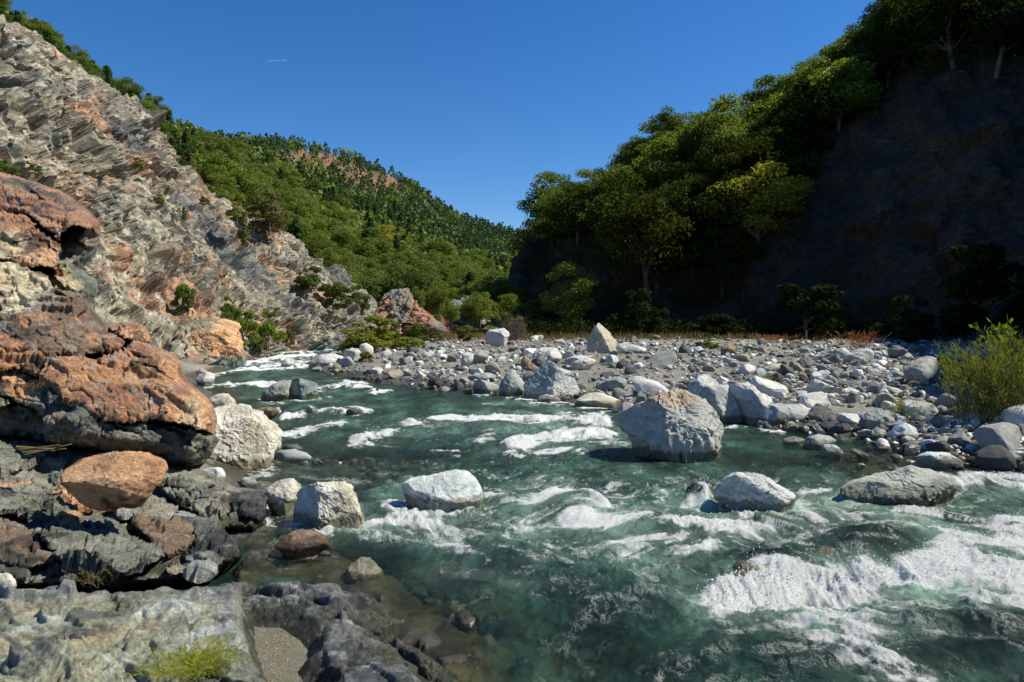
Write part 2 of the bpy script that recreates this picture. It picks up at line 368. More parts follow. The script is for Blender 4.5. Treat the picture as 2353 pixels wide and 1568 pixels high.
# ------------------------------------------------------------------ wooded hillside beyond
LH = [[(-250, 240, 52), (-250, 200, 60), (-250, 60, 75), (-250, -60, 90), (-250, -120, 110), (-250, -150, 130), (-250, -50, 190)],
      [(0, 300, 56), (0, 250, 62), (0, 170, 75), (10, 110, 88), (20, 85, 100), (20, 70, 115), (20, 120, 170)],
      [(200, 380, 64), (200, 320, 70), (210, 280, 82), (215, 240, 95), (220, 225, 110), (220, 217, 130), (240, 280, 190)],
      [(400, 520, 70), (400, 450, 76), (420, 410, 90), (430, 365, 110), (440, 343, 135), (440, 330, 160), (470, 380, 230)],
      [(480, 600, 74), (480, 520, 80), (500, 460, 100), (490, 390, 140), (490, 355, 190), (490, 334, 240), (520, 380, 330)],
      [(620, 700, 76), (620, 620, 84), (620, 520, 110), (620, 440, 170), (625, 380, 240), (630, 337, 300), (660, 380, 420)],
      [(760, 755, 80), (760, 690, 88), (750, 590, 120), (750, 500, 180), (750, 425, 260), (750, 360, 330), (790, 410, 450)],
      [(860, 768, 84), (860, 725, 92), (860, 640, 125), (860, 560, 180), (860, 475, 270), (870, 410, 350), (900, 450, 480)],
      [(950, 768, 84), (950, 742, 94), (950, 680, 125), (960, 600, 180), (960, 515, 280), (970, 453, 370), (1000, 480, 500)],
      [(1060, 765, 88), (1060, 748, 98), (1050, 700, 130), (1060, 630, 190), (1070, 565, 290), (1075, 515, 390), (1100, 540, 520)],
      [(1130, 765, 92), (1130, 748, 104), (1130, 710, 140), (1150, 650, 200), (1160, 595, 300), (1165, 542, 410), (1190, 560, 540)],
      [(1250, 762, 100), (1250, 752, 115), (1250, 710, 150), (1250, 660, 220), (1255, 605, 320), (1260, 555, 430), (1280, 575, 560)],
      [(1400, 758, 120), (1400, 750, 135), (1420, 700, 180), (1420, 660, 250), (1430, 610, 350), (1430, 572, 460), (1450, 590, 600)]]
nr, nc = 220, 300
G = ctrl(LH, nr, nc); N = normals(G); N = np.where((N[..., 2:3] < 0), -N, N)
P = G.reshape(-1, 3); Nn = N.reshape(-1, 3); px, py = topx(P)
sc = np.clip(P[:, 1] / 120, .6, 3)
summit = 1.3 * np.exp(-((px - 740) / 130) ** 2 - ((py - 372) / 34) ** 2) + np.exp(-((px - 850) / 60) ** 2 - ((py - 420) / 20) ** 2) + np.exp(-((px - 915) / 40) ** 2 - ((py - 428) / 14) ** 2) + .8 * np.exp(-((px - 430) / 60) ** 2 - ((py - 395) / 60) ** 2) + np.exp(-((px - 990) / 22) ** 2 - ((py - 465) / 12) ** 2)
valley = sm(690, 745, py) * sm(800, 870, px) * (1 - sm(1060, 1100, px)) + np.exp(-((px - 1150) / 26) ** 2 - ((py - 622) / 55) ** 2)
bare = np.clip(summit + valley, 0, 1)
dsp = fbm(P * .03, 4, 71) * 5 * sm(70, 130, P[:, 1]) * .6 + rock_disp(P, Nn, [(6, 1.6, .5), (2.5, .8, .5)], 75) * (.25 + .9 * bare)
P2 = P + Nn * dsp[:, None]
na = fbm(P2 * .12, 4, 81); nb = fbm(P2 * .7, 3, 82)
col = mix((.045, .065, .018), (.09, .10, .03), np.clip(.5 + na, 0, 1))
soil = mix((.24, .105, .055), (.19, .14, .09), np.clip(.5 + nb * 1.3 + .1, 0, 1))
col = mix(col, soil, np.clip(bare + sm(.38, .6, na) * .5, 0, 1))
o = put('wooded_hillside', mesh_np('wooded_hillside', P2, grid_faces(nr, nc), col), M_hill); tag(o, kind='structure')
LHILL = (P2.reshape(nr, nc, 3), bare.reshape(nr, nc))

# ------------------------------------------------------------------ shaded hill on the far side of the bar
def W(*p): return ('w',) + p
RH = [[(1115, 757, 118), (1125, 742, 120), (1135, 722, 122), (1150, 700, 125), (1165, 675, 130), (1200, 700, 150)],
      [(1165, 762, 106), (1175, 690, 112), (1190, 630, 116), (1205, 590, 120), (1215, 570, 126), (1240, 600, 150)],
      [(1290, 770, 97), (1295, 660, 104), (1300, 570, 108), (1305, 540, 114), (1310, 500, 120), (1330, 520, 150)],
      [(1400, 777, 90), (1400, 640, 98), (1405, 530, 104), (1410, 490, 110), (1415, 452, 118), (1430, 465, 150)],
      [(1500, 782, 84), (1500, 620, 93), (1510, 490, 100), (1520, 425, 107), (1525, 378, 115), (1540, 390, 150)],
      [(1620, 786, 78), (1640, 600, 88), (1650, 460, 95), (1650, 390, 103), (1650, 342, 112), (1660, 345, 150)],
      [(1750, 790, 72), (1760, 570, 80), (1780, 430, 88), (1800, 335, 98), (1800, 285, 108), (1800, 290, 150)],
      [(1900, 793, 66), (1910, 560, 74), (1920, 390, 82), (1930, 275, 92), (1930, 212, 104), (1930, 210, 150)],
      [(2050, 798, 60), (2060, 540, 68), (2080, 340, 76), (2090, 170, 88), (2090, 75, 100), (2090, 80, 150)],
      [(2250, 803, 54), (2260, 500, 61), (2270, 280, 69), (2280, 80, 82), (2290, -20, 96), (2290, -20, 150)],
      [(2500, 808, 48), (2520, 480, 55), (2540, 220, 62), (2560, 20, 74), (2570, -80, 88), (2580, -80, 140)],
      [W(33, 36, .2), W(36, 37, 11), W(40, 37, 21), W(45, 38, 29), W(56, 40, 34), W(100, 45, 34)],
      [W(22.5, 20, .1), W(25.5, 20, 10), W(29, 20, 19), W(35, 20, 25), W(43, 20, 31), W(85, 20, 31)],
      [W(17, 5, -.5), W(19, 5, 8), W(23, 5, 17), W(29, 5, 24), W(39, 5, 28), W(80, 5, 28)],
      [W(16, -25, -.5), W(18, -25, 8), W(22, -25, 16), W(28, -25, 23), W(38, -25, 26), W(80, -25, 26)]]
nr, nc = 180, 330
G = ctrl(RH, nr, nc); N = normals(G); N = np.where((N[..., 0:1] > 0), -N, N)
P = G.reshape(-1, 3); Nn = N.reshape(-1, 3)
dsp = fbm(P * .06, 3, 91) * 2.0 + rock_disp(P, Nn, [(7, 1.5, .6), (2.6, .6, .5), (1.1, .25, .6)], 95)
damp = np.clip(.3 + sm(0, 60, np.arange(nc)), 0, 1)[None, :].repeat(nr, 0).reshape(-1) * np.clip(np.arange(nr) / 8, .1, 1)[:, None].repeat(nc, 1).reshape(-1)
dsp = blur(dsp, (nr, nc), 1)
P2 = P + Nn * (dsp * damp)[:, None]
na = fbm(P2 * .15, 4, 97); nb = fbm(P2 * .9, 3, 98)
col = mix((.06, .042, .026), (.09, .06, .036), np.clip(.5 + nb, 0, 1)); col = mix(col, (.035, .032, .026), sm(0, .4, na))  # rock albedo kept low to deepen the shade on this hill
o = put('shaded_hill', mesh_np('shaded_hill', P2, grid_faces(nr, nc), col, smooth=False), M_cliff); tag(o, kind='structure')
RHILL = P2.reshape(nr, nc, 3)
print('land', round(time.time() - T0, 1))
# ------------------------------------------------------------------ rocks from their outlines, with their own distance, size and depth
import bmesh
_ico = {}
def ico(level):
    if level not in _ico:
        bm = bmesh.new(); bmesh.ops.create_icosphere(bm, subdivisions=level, radius=1.0)
        V = np.array([v.co[:] for v in bm.verts], np.float32); F = np.array([[v.index for v in f.verts] for f in bm.faces], np.int32); bm.free(); _ico[level] = (V, F)
    return _ico[level]
def radial(poly, n=360):
    poly = np.array(poly, float)
    x, y = poly[:, 0], poly[:, 1]; x2, y2 = np.roll(x, -1), np.roll(y, -1); cr = x * y2 - x2 * y; A = cr.sum() / 2
    c = np.array([((x + x2) * cr).sum(), ((y + y2) * cr).sum()]) / (6 * A)
    ang = np.linspace(0, 2 * np.pi, n, endpoint=False); R = np.zeros(n); q = poly - c
    for i in range(len(q)):
        a, b = q[i], q[(i + 1) % len(q)]; e = b - a
        dx, dy = np.cos(ang), np.sin(ang); det = dx * (-e[1]) + dy * e[0]
        det = np.where(abs(det) < 1e-9, 1e-9, det)
        tt = (a[0] * (-e[1]) + a[1] * e[0]) / det; s = (dx * a[1] - dy * a[0]) / det
        R = np.where((s >= -.001) & (s <= 1.001) & (tt > 0), np.maximum(R, tt), R)
    bad = R <= 0; R[bad] = R[~bad].mean() if (~bad).any() else 1
    k = 2
    R = sum(np.roll(R, j) for j in range(-k, k + 1)) / (2 * k + 1)
    return c, R
PAL = {'cream': ((.60, .57, .47), (.45, .42, .31), (.68, .66, .58)), 'pale': ((.50, .51, .48), (.36, .37, .34), (.62, .62, .58)),
       'blue': ((.54, .59, .56), (.40, .46, .44), (.72, .73, .66)), 'grey': ((.30, .31, .285), (.20, .21, .19), (.42, .43, .38)),
       'dark': ((.11, .115, .11), (.065, .07, .068), (.19, .19, .17)), 'brown': ((.25, .17, .115), (.13, .10, .07), (.30, .22, .14)),
       'tan': ((.38, .34, .25), (.28, .25, .18), (.46, .42, .31)), 'orange': ((.74, .42, .21), (.54, .28, .14), (.76, .47, .27)),
       'rust': ((.48, .265, .145), (.34, .165, .10), (.58, .31, .18)), 'green': ((.25, .27, .21), (.16, .18, .145), (.38, .39, .28)),
       'ledge': ((.25, .26, .205), (.16, .17, .145), (.38, .36, .26)), 'teal': ((.20, .27, .25), (.10, .15, .14), (.33, .37, .33)),
       'olive': ((.38, .35, .19), (.22, .20, .12), (.52, .49, .30)), 'wetdark': ((.05, .05, .045), (.03, .03, .03), (.09, .09, .08))}
def rock_color(P, kind, s, seed):
    a, b, c = PAL[kind]; Q = P / max(s, .05)
    n1 = fbm(Q * 1.3, 4, seed + 1); n2 = fbm(Q * np.array([2.0, 2.0, 7.0]) @ np.array([[.9, .3, .3], [-.3, .95, 0], [-.3, 0, .95]]), 3, seed + 2); n3 = vnoise(Q * 6, seed + 3)
    col = mix(a, b, sm(-.05, .55, n1 + n2 * .3)); col = mix(col, c, sm(.05, .5, -n1 * .6 + n2 * .7) * .8)
    if kind in ('blue', 'teal', 'grey'):
        v = np.abs(vnoise(Q @ np.array([[1.2, .2, 2.2], [.1, 1, .3], [1.6, .2, -.7]]) * 1.1, seed + 4)); v2 = np.abs(vnoise(Q @ np.array([[2.6, .2, -1.2], [.1, 1, .3], [.9, .2, 1.9]]), seed + 5))
        col = mix(col, c, (1 - sm(.0, .05, np.minimum(v, v2))) * .75)
    if kind in ('cream', 'pale'):
        v = np.abs(fbm(Q * 2.0, 3, seed + 4)); col = mix(col, (.30, .29, .24), (1 - sm(0, .03, v)) * .55)
    return col
HERO = []
RNG = np.random.default_rng(5)
def make_rock(name, label, cat, poly, kind='pale', zb=0.0, D=None, thick=.85, lean=.25, box=2.4, cuts=(), rough=1.0, sink=.35, level=None, group=None, seed=None, slope=(0, 0), mat=None, colfn=None, strat=.8, base=None, grow=1.0, ncut=7, crisp=1.0):
    seed = seed if seed is not None else (len(HERO) * 37 + 11)
    c, R = radial(poly)
    R = R * grow
    pyb = max(p[1] for p in poly)
    if D is None: D = float((zb - CAMH) / ray(c[0], pyb)[2] * ray(c[0], pyb)[1])
    m = D / FPX
    rx = (max(p[0] for p in poly) - min(p[0] for p in poly)) / 2 * m; rz = (pyb - min(p[1] for p in poly)) / 2 * m
    s = (rx + rz) / 2 if min(rx, rz) > .4 * max(rx, rz) else math.sqrt(rx * rz) * 1.05
    rpx = (rx + rz) / 2 / m
    if level is None: level = 5 if rpx > 62 else 4 if rpx > 16 else 3
    V, F = ico(level); V = V.astype(float)
    a, cc, b = V[:, 0], V[:, 1], V[:, 2]       # right, away, up
    rho = np.hypot(a, b); lat = np.arctan2(np.abs(cc), rho)
    n = box; rr = np.cos(lat) ** (2 / n); dd = np.sin(lat) ** (2 / n) * np.sign(cc)
    phi = np.arctan2(-b, a) % (2 * np.pi)      # image angle, y down
    k = phi / (2 * np.pi) * len(R); k0 = np.floor(k).astype(int) % len(R); f = k - np.floor(k); Rm = (R[k0] * (1 - f) + R[(k0 + 1) % len(R)] * f) * m
    ux = np.where(rho > 1e-6, a / np.maximum(rho, 1e-6), 0); uz = np.where(rho > 1e-6, b / np.maximum(rho, 1e-6), 0)
    Tm = thick * s
    L = np.stack([ux * rr * Rm, dd * Tm, uz * rr * Rm], -1)
    # chiselled faces
    rng = np.random.default_rng(seed); ex = np.array([rx, Tm, rz])
    cl = list(cuts)
    for _ in range(ncut):
        v = rng.normal(size=3); v /= np.linalg.norm(v)
        if abs(v[1]) < .25: v[1] = -.6 if rng.random() < .7 else .6
        v /= np.linalg.norm(v); cl.append((v[0], v[1], v[2], rng.uniform(.70, .92)))
    Q = L / ex
    for (nx, ny, nz, off) in cl:
        v = np.array([nx, ny, nz], float); v /= np.linalg.norm(v); e = Q @ v - off; Q = Q - np.where(e > 0, e, 0)[:, None] * v * .93
    L = Q * ex
    nrm = L / np.maximum(np.linalg.norm(L, axis=1, keepdims=True), 1e-6)
    u = L / s + seed * 3.17
    rot = np.array([[.86, -.2, .46], [.25, .97, 0], [-.44, .1, .89]])
    h = facet((u @ rot) / np.array([.62, .62, .62 * strat]), seed, .9, .12) * .075 * crisp + facet((u @ rot) / np.array([.27, .27, .27 * strat]), seed + 3, .9, .25) * .045 * rough * crisp + fbm(u * 2.2, 4, seed + 5) * .035 * rough
    h = h + facet((u @ rot) / np.array([.10, .10, .10 * strat]), seed + 7, .9, .4) * .020 * rough + facet((u @ rot) / np.array([.045, .045, .045 * strat]), seed + 9, .9, .4) * .009 * rough if level >= 5 else h
    if level >= 5:
        cr = np.abs(fbm(u @ rot * np.array([.9, .9, 2.2 / max(strat, .4)]), 4, seed + 8)); h = h - (1 - sm(0, .04, cr)) * .035 * rough
    L = L + nrm * (h * s)[:, None]
    L[:, 1] += lean * (L[:, 2] + rz)
    L[:, 1] += slope[0] * L[:, 0]
    if sink > 0:
        low = sm(-.35, -1.0, L[:, 2] / max(rz, .01)); L[:, 2] -= low * sink * max(s, .3) * (2.2 if zb <= 0.02 else 1)
    C = atD(c[0], c[1], D); C[1] += 0
    P = L + C
    col = rock_color(P, kind, s, seed)
    if colfn is not None: col = colfn(P, col, topx(P), s, seed)
    org = C.copy(); org[2] = zb if base is None else base
    me = mesh_np(name, P - org, F, col, smooth=(level < 6))
    o = put(name, me, mat or M_rock, loc=tuple(float(x) for x in org))
    tag(o, label, cat, group); HERO.append(dict(c=c, r=rpx, D=D, o=o, C=C, s=s, poly=poly, kind=kind))
    return o

def S_col(kind2, thr=0.0, white=None, dark_below=None):
    def f(P, col, pp, s, seed):
        px, py = pp
        n = fbm(P * .9, 4, seed + 21); n2 = fbm(P * np.array([1.5, 1.5, 5]), 3, seed + 22)
        if kind2: col = mix(col, rock_color(P, kind2, s, seed + 40), sm(thr, thr + .35, n + .4 * n2))
        for (x, y, rx, ry, k) in (white or []):
            w = np.exp(-(((px - x) / rx) ** 2 + ((py - y) / ry) ** 2)); col = mix(col, mix((.66, .58, .42), (.50, .40, .25), np.clip(.5 + n2, 0, 1)), sm(.3, .6, w + n * .35) * k)
        if dark_below is not None:
            x1, y1, x2, y2 = dark_below; line = y1 + (px - x1) * (y2 - y1) / (x2 - x1)
            col = mix(col, rock_color(P, 'ledge', s, seed + 60), sm(-12, 22, py - line + n * 45))
        # black lichen
        col = mix(col, (.06, .05, .045), sm(.34, .52, fbm(P * 3.1, 3, seed + 23)) * .7)
        return col
    return f

def relief(name, label, outline, blocks, D0, step, cracks=(), edge=45, edgeD=2.2, base_off=.35, base_kind='ledge', white=(), seed=500, amps=((1.6, .16), (.6, .085), (.25, .045), (.11, .02)), rotm=None, crackw=4, splits=None):
    """one rock mass seen as stacked blocks: a stepped surface with fractures; each block is a part of it"""
    o_ = np.array(outline); xs = np.arange(o_[:, 0].min() - 8, o_[:, 0].max() + 8, step); ys = np.arange(o_[:, 1].min() - 8, o_[:, 1].max() + 8, step)
    PX, PY = np.meshgrid(xs, ys, indexing='xy'); wq = np.stack([PX / 60, PY / 60, 0 * PX + seed], -1)
    jx = fbm(wq, 3, seed) * 5 + fbm(wq * 4, 3, seed + 1) * 3.0; jy = fbm(wq + 9, 3, seed + 2) * 5 + fbm(wq * 4 + 5, 3, seed + 3) * 3.0
    QX, QY = PX + jx, PY + jy
    sdf = lambda poly, X=QX, Y=QY: np.where(in_poly(X, Y, poly), 1, -1) * dist_poly(X, Y, poly)
    off = np.full(PX.shape, base_off); own = np.zeros(PX.shape, int)
    for k, (poly, o, gx, gy, kind, bul) in enumerate(blocks):
        pc = np.mean(poly, 0); e = sdf(poly); w = sm(-2.0, 3.5, e)
        val = o + gx * (PX - pc[0]) + gy * (PY - pc[1]) - bul * .35 * (1 - np.exp(-np.maximum(e, 0) / 9))
        off = off * (1 - w) + val * w; own = np.where(e > 0, k + 1, own)
    for pts, wd, dp in cracks:
        dd = dist_poly(QX, QY, pts, closed=False); off = off + dp * .6 * np.exp(-(dd / wd) ** 2)
    eo = sdf(outline, PX + jx * .5, PY + jy * .5); t_ = np.clip(eo / edge, 0, 1); D = D0(PX, PY) + off + edgeD * (1 - np.sqrt(np.clip(1 - (1 - t_) ** 2, 0, 1))) + np.maximum(-eo, 0) * .05
    G = atD(PX, PY, D); N = normals(G); N = np.where((N * (G - np.array([0, 0, CAMH]))).sum(-1, keepdims=True) > 0, -N, N)
    P = G.reshape(-1, 3); Nn = N.reshape(-1, 3); R = np.array([[.86, -.2, .46], [.25, .97, 0], [-.44, .1, .89]]) if rotm is None else rotm
    u = P @ R; h = 0
    for i, (sz, am) in enumerate(amps): h = h + facet(u / (sz * np.array([1.25, 1, .55])), seed + 20 + i, 1.0, .3) * am
    cr = np.abs(fbm(u * np.array([.9, .9, 2.0]), 4, seed + 30)); h = h - (1 - sm(0, .03, cr)) * .07
    cr2 = np.abs(fbm(u * np.array([2.5, 2.5, 5.0]), 4, seed + 31)); h = h - (1 - sm(0, .04, cr2)) * .03
    h = blur(h, PX.shape, 1) * np.clip(eo.ravel() / 22, .12, 1)
    P2 = P + Nn * h[:, None]
    ow = own.ravel(); col = rock_color(P2, base_kind, 1.0, seed + 40)
    n = fbm(u * .9, 4, seed + 41); n2 = fbm(u * np.array([1.4, 1.4, 6]), 3, seed + 42); cell = facet(u / .28, seed + 43, 0, 1); px = PX.ravel(); py = PY.ravel()
    for k, b in enumerate(blocks):
        kk = b[4].split('+'); c = rock_color(P2, kk[0], 1.3, seed + 50 + k)
        if len(kk) > 1: c = mix(c, rock_color(P2, kk[1], 1.0, seed + 80 + k), sm(.02, .22, n + .35 * n2 + .12 * cell))
        col = np.where((ow == k + 1)[:, None], c, col)
    for (x, y, rx, ry, k) in white:
        w = np.exp(-(((px - x) / rx) ** 2 + ((py - y) / ry) ** 2)); col = mix(col, mix((.85, .74, .50), (.68, .55, .33), np.clip(.5 + n2, 0, 1)), sm(.32, .5, w + n * .3 + .1 * n2) * k)
    col = mix(col, (.055, .048, .042), sm(.36, .5, fbm(P2 * 3.1, 4, seed + 44)) * .75); col = mix(col, (.42, .40, .33), sm(.42, .55, fbm(P2 * 4.3, 3, seed + 45)) * .5)
    F = grid_faces(*PX.shape)[:, ::-1]; F = F[(eo.ravel() > -2)[F].all(1)]; fo = own.ravel()[F[:, 0]]
    root = put(name, None); c0 = P2[(eo.ravel() > 0)].mean(0); c0[2] = 0; root.location = tuple(float(v) for v in c0); tag(root, label, 'rock')
    for k in range(len(blocks) + 1):
        Fk = F[fo == k]
        if len(Fk) < 6: continue
        uq, inv = np.unique(Fk, return_inverse=True); put('base_rock' if k == 0 else 'slab', mesh_np('slab', P2[uq] - c0, inv.reshape(Fk.shape), col[uq], smooth=False), M_slab, root)
    return root
def D_out(px, py):
    t = 1075 - py; return 9.2 + .0052 * t + .0000055 * t * np.abs(t) + .0018 * (px - 300)
OUT = [(-230, 395)] + Z(1, [(0, 128), (100, 150), (200, 180), (300, 215), (400, 250), (520, 325), (620, 400), (690, 472), (688, 540), (665, 620), (640, 680), (600, 740), (560, 790), (590, 825), (655, 855), (668, 905), (655, 970), (620, 1010), (640, 1070), (700, 1140), (800, 1160), (900, 1150), (990, 1170), (1025, 1215), (1035, 1275), (1100, 1330), (1180, 1360), (1232, 1420), (1242, 1500)]) + [(428, 872), (455, 897), (478, 918), (494, 940), (497, 970), (494, 997), (503, 1010), (486, 1044), (464, 1067), (430, 1076), (380, 1070), (333, 1058), (271, 1048), (219, 1040), (150, 1032), (60, 1030), (-230, 1025)]
z1 = lambda *p: Z(1, p); z2 = lambda *p: Z(2, p)
relief('rock_outcrop', 'huge fractured rust-orange rock outcrop leaning over the near bank', OUT, [
    (z1((-700, 60), (0, 60), (200, 120), (400, 180), (700, 350), (760, 480), (690, 545), (600, 560), (530, 500), (440, 545), (400, 600), (330, 540), (250, 460), (120, 400), (0, 385), (-700, 380)), -.35, 0, .0005, 'rust+brown', .2),
    (z1((400, 600), (440, 545), (530, 500), (600, 560), (700, 545), (690, 700), (600, 800), (500, 850), (430, 800), (425, 690)), .75, -.002, -.002, 'green+olive', .1),
    (z1((540, 540), (640, 500), (680, 560), (650, 640), (590, 640), (550, 600)), .25, 0, .002, 'tan+rust', .15),
    (z1((-700, 375), (0, 395), (120, 410), (250, 470), (330, 545), (400, 620), (432, 690), (412, 725), (438, 780), (380, 800), (200, 772), (80, 745), (0, 750), (-700, 755)), -.35, .0004, .0008, 'rust+orange', .22),
    (z1((370, 790), (450, 780), (490, 805), (498, 890), (450, 915), (380, 880), (350, 830)), -.25, .001, 0, 'tan+rust', .15),
    (z1((495, 830), (560, 820), (660, 850), (700, 905), (660, 1010), (600, 1020), (520, 950), (490, 900)), .35, 0, -.001, 'green', .1),
    (z1((-700, 765), (0, 760), (60, 755), (200, 785), (330, 815), (370, 880), (450, 925), (490, 925), (580, 990), (640, 1070), (700, 1150), (770, 1220), (850, 1285), (830, 1335), (720, 1375), (620, 1388), (430, 1380), (340, 1405), (250, 1380), (120, 1360), (0, 1330), (-700, 1320)), -.30, .0004, .0003, 'rust+brown', .22),
    (z1((700, 1165), (800, 1140), (990, 1150), (1060, 1220), (1040, 1280), (960, 1290), (850, 1280), (770, 1215)), -.22, 0, 0, 'orange+rust', .12),
    ([(-230, 806)] + z1((0, 1345), (120, 1372), (250, 1392), (340, 1415), (430, 1392), (620, 1396), (720, 1385), (830, 1345), (970, 1292), (1060, 1320), (1300, 1360), (1330, 1500)) + [(470, 880), (530, 940), (530, 985), (490, 998), (450, 985), (400, 972), (330, 968), (270, 972), (240, 968), (190, 940), (150, 905), (100, 870), (50, 850), (-230, 840)], -.62, -.0002, .0004, 'orange+rust', .28),
    ([(240, 972), (270, 975), (330, 972), (400, 977), (450, 990), (520, 1000), (520, 1080), (330, 1085), (219, 1050), (190, 1010), (150, 975), (120, 930), (190, 945)], -.40, 0, .0038, 'ledge+green', .16),
    ([(440, 1020), (500, 1000), (520, 1020), (480, 1080), (430, 1085)], -.55, 0, .002, 'dark+ledge', .12),
    ([(-230, 845), (50, 855), (100, 880), (150, 915), (185, 950), (150, 965), (100, 940), (50, 925), (0, 925), (-230, 922)], -.35, 0, .001, 'orange+ledge', .15),
    ([(-230, 926), (0, 928), (50, 930), (110, 950), (125, 980), (105, 1010), (60, 1016), (-230, 1012)], .25, 0, .008, 'brown+ledge', 0),
    ([(115, 955), (140, 958), (185, 985), (260, 1025), (300, 1050), (220, 1050), (150, 1035), (105, 1010)], -.35, 0, .001, 'tan+ledge', .15)],
    D_out, 2.3, cracks=[(z1((60, 170), (200, 240), (260, 290), (330, 300), (420, 270)), 3.0, .30), (z1((0, 560), (100, 600), (230, 570), (330, 600), (420, 690)), 2.5, .12), (z1((0, 1335), (120, 1366), (250, 1386), (340, 1410), (430, 1386), (620, 1392), (720, 1380), (830, 1340), (970, 1287)), 4, .55), (z1((0, 752), (80, 748), (200, 778), (380, 806), (440, 785)), 4, .55),
                        (z1((580, 990), (480, 1000), (380, 930)), 2.5, .15), (z2((560, 200), (620, 230), (720, 260), (860, 215), (960, 260), (1000, 270)), 3, .25), (z1((880, 1440), (1000, 1440), (1100, 1490), (1200, 1560)), 2.2, .12), (z2((300, 120), (420, 190), (540, 230)), 2, .12), (z2((0, 60), (100, 100), (230, 170), (380, 245)), 3.5, .4), (z1((530, 1270), (640, 1180), (700, 1160)), 2, .08), (z1((880, 1350), (980, 1390), (1080, 1380)), 2.5, .2)],
    white=[(-8, 565, 82, 34, 1), (8, 655, 85, 60, 1), (130, 648, 60, 13, .9), (440, 960, 40, 40, .5)], seed=500)
def D_led(px, py):
    t = 1330 - py; return 6.15 + .0072 * t + .0000095 * t * np.abs(t) + .0021 * np.clip(px, -200, 700) * np.clip((1335 - py) / 120, .05, 1)
LED = [(-230, 985), (0, 1000), (60, 1008), (110, 1020), (170, 1030), (300, 1050), (370, 1068), (440, 1078)] + z2((1000, 440), (1080, 465), (1150, 500), (1250, 540), (1330, 548), (1395, 558), (1425, 600), (1405, 650), (1398, 740), (1335, 775), (1250, 772), (1190, 768), (1215, 800), (1272, 850), (1276, 920), (1180, 955), (1150, 1000), (1080, 1040), (600, 1060), (200, 1075)) + [(-230, 1360)]
relief('rock_ledges', 'tiers of cracked dark grey and olive rock ledges stepping down to the water', LED, [
    (z2((-700, 250), (0, 285), (150, 310), (250, 370), (200, 420), (130, 450), (0, 470), (-700, 480)), -.10, 0, -.002, 'green+ledge', .10),
    (z2((-700, 480), (0, 500), (130, 505), (250, 515), (300, 560), (290, 640), (200, 650), (100, 690), (0, 690), (-700, 690)), -.12, 0, 0, 'ledge+orange', .12),
    (z2((240, 400), (400, 350), (600, 350), (820, 400), (830, 440), (700, 600), (500, 690), (400, 660), (300, 560), (250, 480)), .02, 0, 0, 'orange+green', .05),
    (z2((820, 430), (900, 420), (1000, 430), (1100, 470), (1130, 530), (1060, 560), (960, 545), (880, 520), (830, 500)), -.12, 0, -.002, 'ledge+tan', .10),
    (z2((820, 520), (900, 545), (1000, 570), (1130, 550), (1200, 540), (1280, 560), (1240, 620), (1160, 700), (1060, 690), (950, 640), (880, 600)), -.22, 0, 0, 'ledge+tan', .14),
    (z2((1230, 600), (1300, 560), (1420, 560), (1440, 640), (1400, 700), (1330, 710), (1240, 670)), -.28, 0, 0, 'ledge+dark', .18),
    (z2((1000, 700), (1150, 720), (1240, 680), (1340, 720), (1430, 700), (1420, 800), (1190, 780)), -.12, 0, 0, 'dark+ledge', .15),
    (z2((590, 610), (700, 620), (780, 560), (850, 580), (930, 640), (1010, 680), (1055, 712), (960, 722), (800, 715), (640, 700)), -.18, 0, -.001, 'tan+pale', .12),
    (z2((110, 690), (200, 642), (330, 660), (415, 690), (420, 745), (330, 765), (200, 755)), -.22, 0, -.001, 'ledge+orange', .12),
    (z2((-700, 700), (0, 700), (100, 712), (190, 780), (240, 850), (280, 900), (270, 945), (150, 960), (0, 940), (-700, 950)), -.16, 0, .0006, 'brown+ledge', .14),
    (z2((195, 768), (330, 775), (430, 752), (560, 735), (700, 790), (840, 850), (862, 915), (780, 950), (660, 1005), (520, 985), (420, 940), (320, 935), (285, 900), (235, 830)), -.36, 0, .0006, 'ledge+dark', .22),
    (z2((690, 715), (850, 710), (1000, 715), (1010, 790), (1020, 830), (930, 900), (870, 912), (850, 850), (720, 780)), -.22, 0, .0006, 'brown+dark', .14),
    (z2((1010, 715), (1090, 708), (1165, 750), (1215, 805), (1290, 850), (1290, 930), (1130, 962), (985, 960), (955, 915), (1030, 850), (1020, 790)), -.26, 0, .0006, 'dark+ledge', .18),
    (z2((-700, 955), (0, 950), (150, 970), (180, 1030), (0, 1010), (-700, 1010)), -.05, 0, 0, 'green+ledge', .1),
    (z2((290, 960), (420, 955), (520, 1000), (640, 1015), (600, 1050), (300, 1040)), .05, 0, 0, 'ledge', .1),
    (z2((990, 975), (1060, 955), (1150, 985), (1100, 1015), (1010, 1015)), -.25, 0, 0, 'pale', .05),
    (z2((870, 965), (945, 925), (985, 955), (1005, 1010), (880, 1012)), -.2, 0, 0, 'tan', .05)],
    D_led, 2.3, cracks=[(z2((130, 700), (190, 760), (215, 830), (255, 890), (290, 960)), 4, .22), (z2((480, 680), (600, 710), (700, 760), (840, 840), (860, 900)), 3.5, .18), (z2((430, 700), (560, 690), (690, 720)), 3, .14), (z2((820, 510), (900, 560), (1000, 640), (1060, 700)), 3, .14), (z2((860, 920), (940, 900), (1020, 840)), 3.2, .2), (z2((230, 800), (420, 770), (600, 760)), 2.2, .08), (z2((1040, 600), (1160, 590), (1240, 560)), 2.5, .12)],
    edge=18, edgeD=.7, base_off=.10, seed=700, amps=((1.0, .12), (.42, .07), (.18, .038), (.08, .017)))
